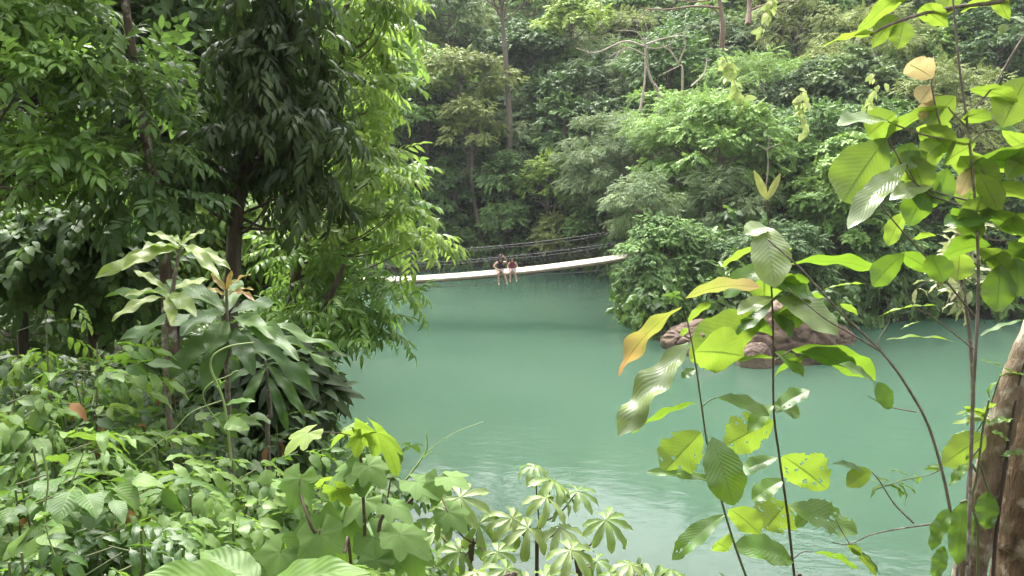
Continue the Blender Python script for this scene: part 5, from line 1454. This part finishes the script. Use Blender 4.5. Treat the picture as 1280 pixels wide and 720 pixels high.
# bare diagonal branch plant with a few narrow leaves
def bare_branch():
    d = 2.6; b = ground_at(1195, 740, d)
    t = thing('branchy_sapling', 'nearly bare grey sapling leaning left across the water with a few narrow yellow leaves', 'sapling', b, 'young trees at the right edge')
    sb = MB()
    for pts, r in (([(1195, 740), (1188, 640), (1165, 545), (1138, 490), (1102, 440), (1050, 390), (1000, 335), (960, 300)], .0085), ([(1222, 400), (1165, 330), (1120, 280), (1075, 225), (1050, 205)], .005), ([(1102, 440), (1060, 415), (1028, 396), (985, 360)], .005),
                   ([(1145, 515), (1110, 508), (1085, 495)], .004), ([(1222, 440), (1190, 415), (1165, 395), (1140, 380), (1128, 345)], .004), ([(1172, 654), (1130, 660), (1090, 668), (1062, 680), (1040, 678)], .005), ([(1142, 654), (1118, 630), (1100, 602), (1090, 590)], .005),
                   ([(1062, 680), (1050, 660), (1045, 650)], .003), ([(1102, 440), (1098, 425), (1112, 400), (1108, 372)], .003), ([(1100, 250), (1108, 238), (1112, 225)], .003)):
        tube(sb, ([b] if pts[0] == (1195, 740) else []) + [P(x, y, d) for x, y in pts], r * .75, r * .34, 6, 6)
    sb.build('stem', M['twig'], t)
    for i, a in enumerate((D((1030, 362), (1084, 355), 12, -.2, .4), D((1100, 395), (1172, 382), 13, -.2, .5), D((1108, 425), (1196, 428), 13, -.1, .5), D((1050, 380), (1072, 394), 14, -.4, .5), D((1150, 402), (1125, 412), 8, -.2, .3))):
        mb = MB(); pleaf(mb, d, seed=i, shape='lance', **a); mb.build('leaf', M['big_y'], t)
    for i, a in enumerate((D((1092, 478), (1048, 455), 26, .3, .5), D((1096, 478), (1112, 512), 24, .6, .6), D((1080, 590), (1040, 580), 18, .15, .6), D((1075, 690), (1100, 720), 16, .2, .4), D((1225, 420), (1280, 400), 10, .1, .4), D((1225, 450), (1270, 470), 12, .1, .5))):
        mb = MB(); pleaf(mb, d, seed=i + 9, shape='ell', **a); mb.build('leaf', M['rosette_d'], t)
    for i, a in enumerate((D((1088, 588), (1058, 608), 28, -.7, .6), D((1075, 695), (1060, 680), 18, -.5, .4), D((1095, 720), (1062, 684), 16, -.4, .4))):
        mb = MB(); pleaf(mb, d, seed=i + 19, shape='ell', **a); mb.build('leaf', M['big_y'], t)


bare_branch()


# overhanging branch at the top right corner
def overhang():
    d = 2.6
    b = P(1330, -25, d)
    t = thing('overhanging_branch', 'leafy branch reaching in along the top edge at the upper right', 'branch', b)
    sb = MB()
    for pts, r in (([(1330, -25), (1260, 0), (1200, 8), (1150, 18), (1110, 32), (1088, 44)], .008), ([(1200, 8), (1172, 16), (1150, -12)], .004)):
        tube(sb, [P(x, y, d) for x, y in pts], r, r * .5, 6, 6)
    sb.build('stem', M['twig'], t)
    for i, a in enumerate((D((1150, -20), (1068, 46), 30, -.5, .5), D((1096, 42), (1028, 58), 18, -.3, .5), D((1120, 20), (1090, 60), 26, -.6, .5), D((1130, 28), (1122, 62), 30, -.7, .3), D((1150, 10), (1185, 34), 30, -.5, .4), D((1190, -18), (1180, 22), 30, -.6, .3), D((1250, -5), (1200, 16), 26, -.4, .4), D((1135, 0), (1100, -25), 30, -.5, .4), D((1240, -10), (1262, 26), 20, -.6, .3))):
        mb = MB(); pleaf(mb, d, seed=i + 5, shape='ov', holes=2, **a); mb.build('leaf', M['big_y'], t)
    for i, a in enumerate((D((1262, 22), (1300, 48), 22, .3, .7), D((1256, 30), (1252, 44), 12, .3, .5))): mb = MB(); pleaf(mb, d, seed=i, shape='ov', **a); mb.build('leaf', M['big_w'], t)


overhang()


# silvery small-leaved bush behind the thin tree
def silver_bush():
    rng = np.random.default_rng(3); d = 5.6
    b = ground_at(1212, 700, d)
    t = thing('silvery_sapling', 'thin sapling with small silvery leaves behind the thin grey-stemmed young tree', 'sapling', b, 'young trees at the right edge')
    sb = MB(); c = tube(sb, [b, P(1214, 560, d), P(1213, 430, d), P(1200, 340, d), P(1190, 300, d)], .02, .008, 6, 8)
    mb = MB()
    for k in range(13):
        e = P(rng.normal(1188, 24), rng.normal(332, 24), d + rng.normal() * .2); s = c[rng.integers(len(c) - 14, len(c) - 2)]
        q = tube(sb, [s, (s + e) / 2 + [0, 0, .04], e], .006, .003, 4, 4)
        n = 11; i = rng.integers(1, len(q), n)
        scatter(mb, NEAR_LANCE, q[i], nz(e - s) * .5 + rng.normal(size=(n, 3)) * .7 + [0, 0, .1], UP + rng.normal(size=(n, 3)) * .4 + [0, -.4, 0], .17 * rng.uniform(.7, 1.2, n), rng.random(n), rng)
    sb.build('stem', M['twig'], t); mb.build('foliage', M['silver'], t)


silver_bush()


# big lichen-spotted trunk at the right edge with climbers
def big_trunk():
    d = 2.75; rng = np.random.default_rng(8)
    b = ground_at(1300, 760, d); b[2] -= .1
    t = thing('lichen_tree', 'thick brown lichen-spotted tree trunk wrapped by a pale fused stem at the right edge', 'tree', b)
    tb = MB(); p0 = [P(1294, 760, d), P(1300, 640, d), P(1318, 520, d), P(1346, 400, d + .05)]
    up = [p0[-1] + (p0[-1] - p0[-2]) * k + [0.05 * k * k, 0.05 * k, .55 * k] for k in (1, 2.5, 4.5, 7)]
    path = [b] + p0 + up
    tube(tb, path, .155, .09, 20, 10, wob=.025, rng=rng, rad=[.2, .16, .15, .15, .15, .14, .13, .11, .09]); tb.build('trunk', M['bark_big'], t)
    sb = MB(); tube(sb, [b + [-.2, -.05, .0], P(1210, 755, d - .07), P(1220, 680, d - .09), P(1238, 590, d - .1), P(1264, 490, d - .12), P(1294, 410, d - .12), P(1338, 310, d - .1), path[6] + [0, -.13, 0]], .064, .032, 12, 10, wob=.05, rng=rng); sb.build('fused_stem', M['bark_pale'], t)
    for q, r in (([(1240, 760), (1244, 680), (1257, 580), (1272, 485), (1292, 420)], .007),):
        k = MB(); tube(k, [P(x, y, d - .16) for x, y in q], r, r * .7, 6, 8); k.build('root_strand', M['bark_d'], t)
    # its crown spreads far above the frame to the right
    c = path[-1] + np.array([1.2, .3, 1.6]); lb = MB(); mb = MB()
    crown_sprays(mb, [(c, np.array([2.4, 2.2, 1.2]), 34)], SP_OV, .5, .6, 16, rng, .25, .7, limb=(lb, .035, 1), start=lambda g: path[-1])
    lb.build('limb', M['bark_big'], t); mb.build('crown', M['mid_green'], t)
    # climber on the trunk
    cb = P(1222, 720, d - .16)
    v = thing('climbing_vine', 'climber with ribbed hanging leaves clinging to the lichen-spotted trunk', 'vine', cb)
    sb = MB()
    for q in ([(1222, 720), (1222, 660), (1214, 630), (1222, 590), (1228, 540), (1236, 500)], [(1214, 630), (1208, 626), (1200, 628)], [(1222, 592), (1214, 575), (1224, 560)], [(1225, 580), (1231, 600), (1236, 615)]):
        tube(sb, [P(x, y, d - .18) for x, y in q], .005, .004, 5, 6)
    sb.build('stem', M['gstem'], v)
    mb = MB()
    for i, a in enumerate((D((1206, 626), (1196, 706), 34, .72, .35), D((1186, 636), (1164, 688), 22, .45, .5), D((1180, 682), (1168, 728), 20, .5, .4), D((1235, 614), (1232, 662), 28, .5, .5), D((1214, 578), (1186, 608), 13, .3, .5), D((1240, 540), (1262, 552), 12, .3, .5), D((1250, 570), (1290, 565), 10, .2, .4), D((1236, 530), (1268, 524), 11, .2, .4))):
        pleaf(mb, d - .18, seed=i, shape='ell', wave=1.1, **a)
    mb.build('foliage', M['climb'], v)
    mb = MB()
    for i, a in enumerate((D((1232, 545), (1178, 582), 44, -.65, .4), D((1228, 522), (1205, 508), 22, -.3, .5), D((1226, 518), (1246, 505), 18, -.4, .4), D((1238, 525), (1190, 530), 12, .2, .4), D((1230, 512), (1195, 518), 9, .2, .3))):
        pleaf(mb, d - .16, seed=i + 4, shape='ell', **a)
    mb.build('yellow_leaf', M['big_y'], v)
    # vine with small fingered leaves trailing left
    q = [(1250, 470), (1232, 520), (1205, 560), (1170, 590), (1130, 600), (1095, 612)]
    v = thing('trailing_vine', 'thin trailing vine with narrow fingered leaves left of the lichen-spotted trunk', 'vine', P(1250, 470, d - .1))
    sb = MB(); c = tube(sb, [P(x, y, d - .1) for x, y in q], .003, .002, 4, 8); sb.build('stem', M['gstem'], v)
    mb = MB(); n = 34
    i = rng.integers(0, len(c), n)
    scatter(mb, NEAR_LANCE, c[i], rng.normal(size=(n, 3)) * [1, .6, .25], UP + rng.normal(size=(n, 3)) * .4, .07 * rng.uniform(.7, 1.5, n), rng.random(n), rng, )
    mb.build('foliage', M['shrub_l'], v)


big_trunk()


# leaf litter and low cover on the near slope
def ground_cover():
    rng = np.random.default_rng(55); mb = MB()
    n0 = 5200; x = rng.uniform(-14, 12, n0); y = rng.uniform(-1, 20, n0)
    s = shore_dist(x, y); ok = (s > .1) & (rng.random(n0) < .9)
    x, y = x[ok], y[ok]; z = H(x, y) + rng.uniform(0, .35, len(x)); n = len(x)
    scatter(mb, SP_OV + SP_OVW, np.stack([x, y, z], 1), rng.normal(size=(n, 3)) * [1, 1, .3], UP + rng.normal(size=(n, 3)) * .35, rng.uniform(.25, .6, n), rng.random(n), rng)
    o = mb.build('ground_cover', M['cover']); o['kind'] = 'stuff'; o['label'] = 'low leafy cover on the soil of the near slope'; o['category'] = 'ground cover'


ground_cover()
# ------------------------------------------------------------------ light, sky, render settings
SUN_EL, SUN_AZ = 56.0, -20.0      # degrees; azimuth from straight ahead, negative to the left
w = bpy.data.worlds.new('World'); sc.world = w; w.use_nodes = True
nt = w.node_tree; bg = nt.nodes['Background']
sky = nt.nodes.new('ShaderNodeTexSky'); sky.sky_type = 'NISHITA'; sky.sun_disc = False
sky.sun_elevation = math.radians(SUN_EL); sky.sun_rotation = math.radians(SUN_AZ)
sky.air_density = 1.0; sky.dust_density = 4.0; sky.ozone_density = .6
hs = nt.nodes.new('ShaderNodeHueSaturation'); hs.inputs['Saturation'].default_value = .15
# overcast: the cloud is brightest overhead and dimmer towards the horizon
tcw = nt.nodes.new('ShaderNodeTexCoord'); sxw = nt.nodes.new('ShaderNodeSeparateXYZ'); nt.links.new(tcw.outputs['Generated'], sxw.inputs[0])
mrw = nt.nodes.new('ShaderNodeMapRange'); mrw.inputs[1].default_value = 0; mrw.inputs[2].default_value = 1; mrw.inputs[3].default_value = .35; mrw.inputs[4].default_value = 1.9
nt.links.new(sxw.outputs[2], mrw.inputs[0])
mxw = nt.nodes.new('ShaderNodeVectorMath'); mxw.operation = 'SCALE'
nt.links.new(sky.outputs[0], hs.inputs['Color']); nt.links.new(hs.outputs[0], mxw.inputs[0]); nt.links.new(mrw.outputs[0], mxw.inputs['Scale']); nt.links.new(mxw.outputs[0], bg.inputs[0]); bg.inputs[1].default_value = .13
ld = bpy.data.lights.new('sun', 'SUN'); ld.energy = 1.5; ld.angle = math.radians(30); ld.color = (1, .95, .85)
so = bpy.data.objects.new('sun', ld); COL.objects.link(so)
dv = Vector((math.sin(math.radians(SUN_AZ)) * math.cos(math.radians(SUN_EL)), math.cos(math.radians(SUN_AZ)) * math.cos(math.radians(SUN_EL)), math.sin(math.radians(SUN_EL))))
so.rotation_euler = dv.to_track_quat('Z', 'Y').to_euler(); so.location = dv * 60
vs = sc.view_settings
vs.view_transform = 'Standard'; vs.look = 'None'; vs.gamma = 1; vs.use_curve_mapping = False; vs.exposure = 2.1
sc.render.engine = 'CYCLES'
cy = sc.cycles
cy.use_denoising = True
cy.max_bounces = 7; cy.diffuse_bounces = 4; cy.glossy_bounces = 2; cy.transmission_bounces = 4; cy.transparent_max_bounces = 4; cy.volume_bounces = 0
cy.sample_clamp_indirect = 6


# ------------------------------------------------------------------ humid air over the valley
def haze(density):
    lo = np.array([-520, -30, -6.0]); hi = np.array([560, 420, 75.0])
    mb = MB(); boxm(mb, (lo + hi) / 2, hi - lo)
    m, nt, N, L = newmat('humid_air')
    out = N.new('ShaderNodeOutputMaterial'); v = N.new('ShaderNodeVolumePrincipled')
    v.inputs['Color'].default_value = (.9, .95, 1, 1); v.inputs['Density'].default_value = density; v.inputs['Anisotropy'].default_value = .2
    L.new(v.outputs[0], out.inputs['Volume'])
    o = mb.build('haze', m, smooth=False); o['kind'] = 'stuff'; o['label'] = 'thin humid haze over the valley'; o['category'] = 'haze'


HAZE = 0.0003
if HAZE: haze(HAZE)
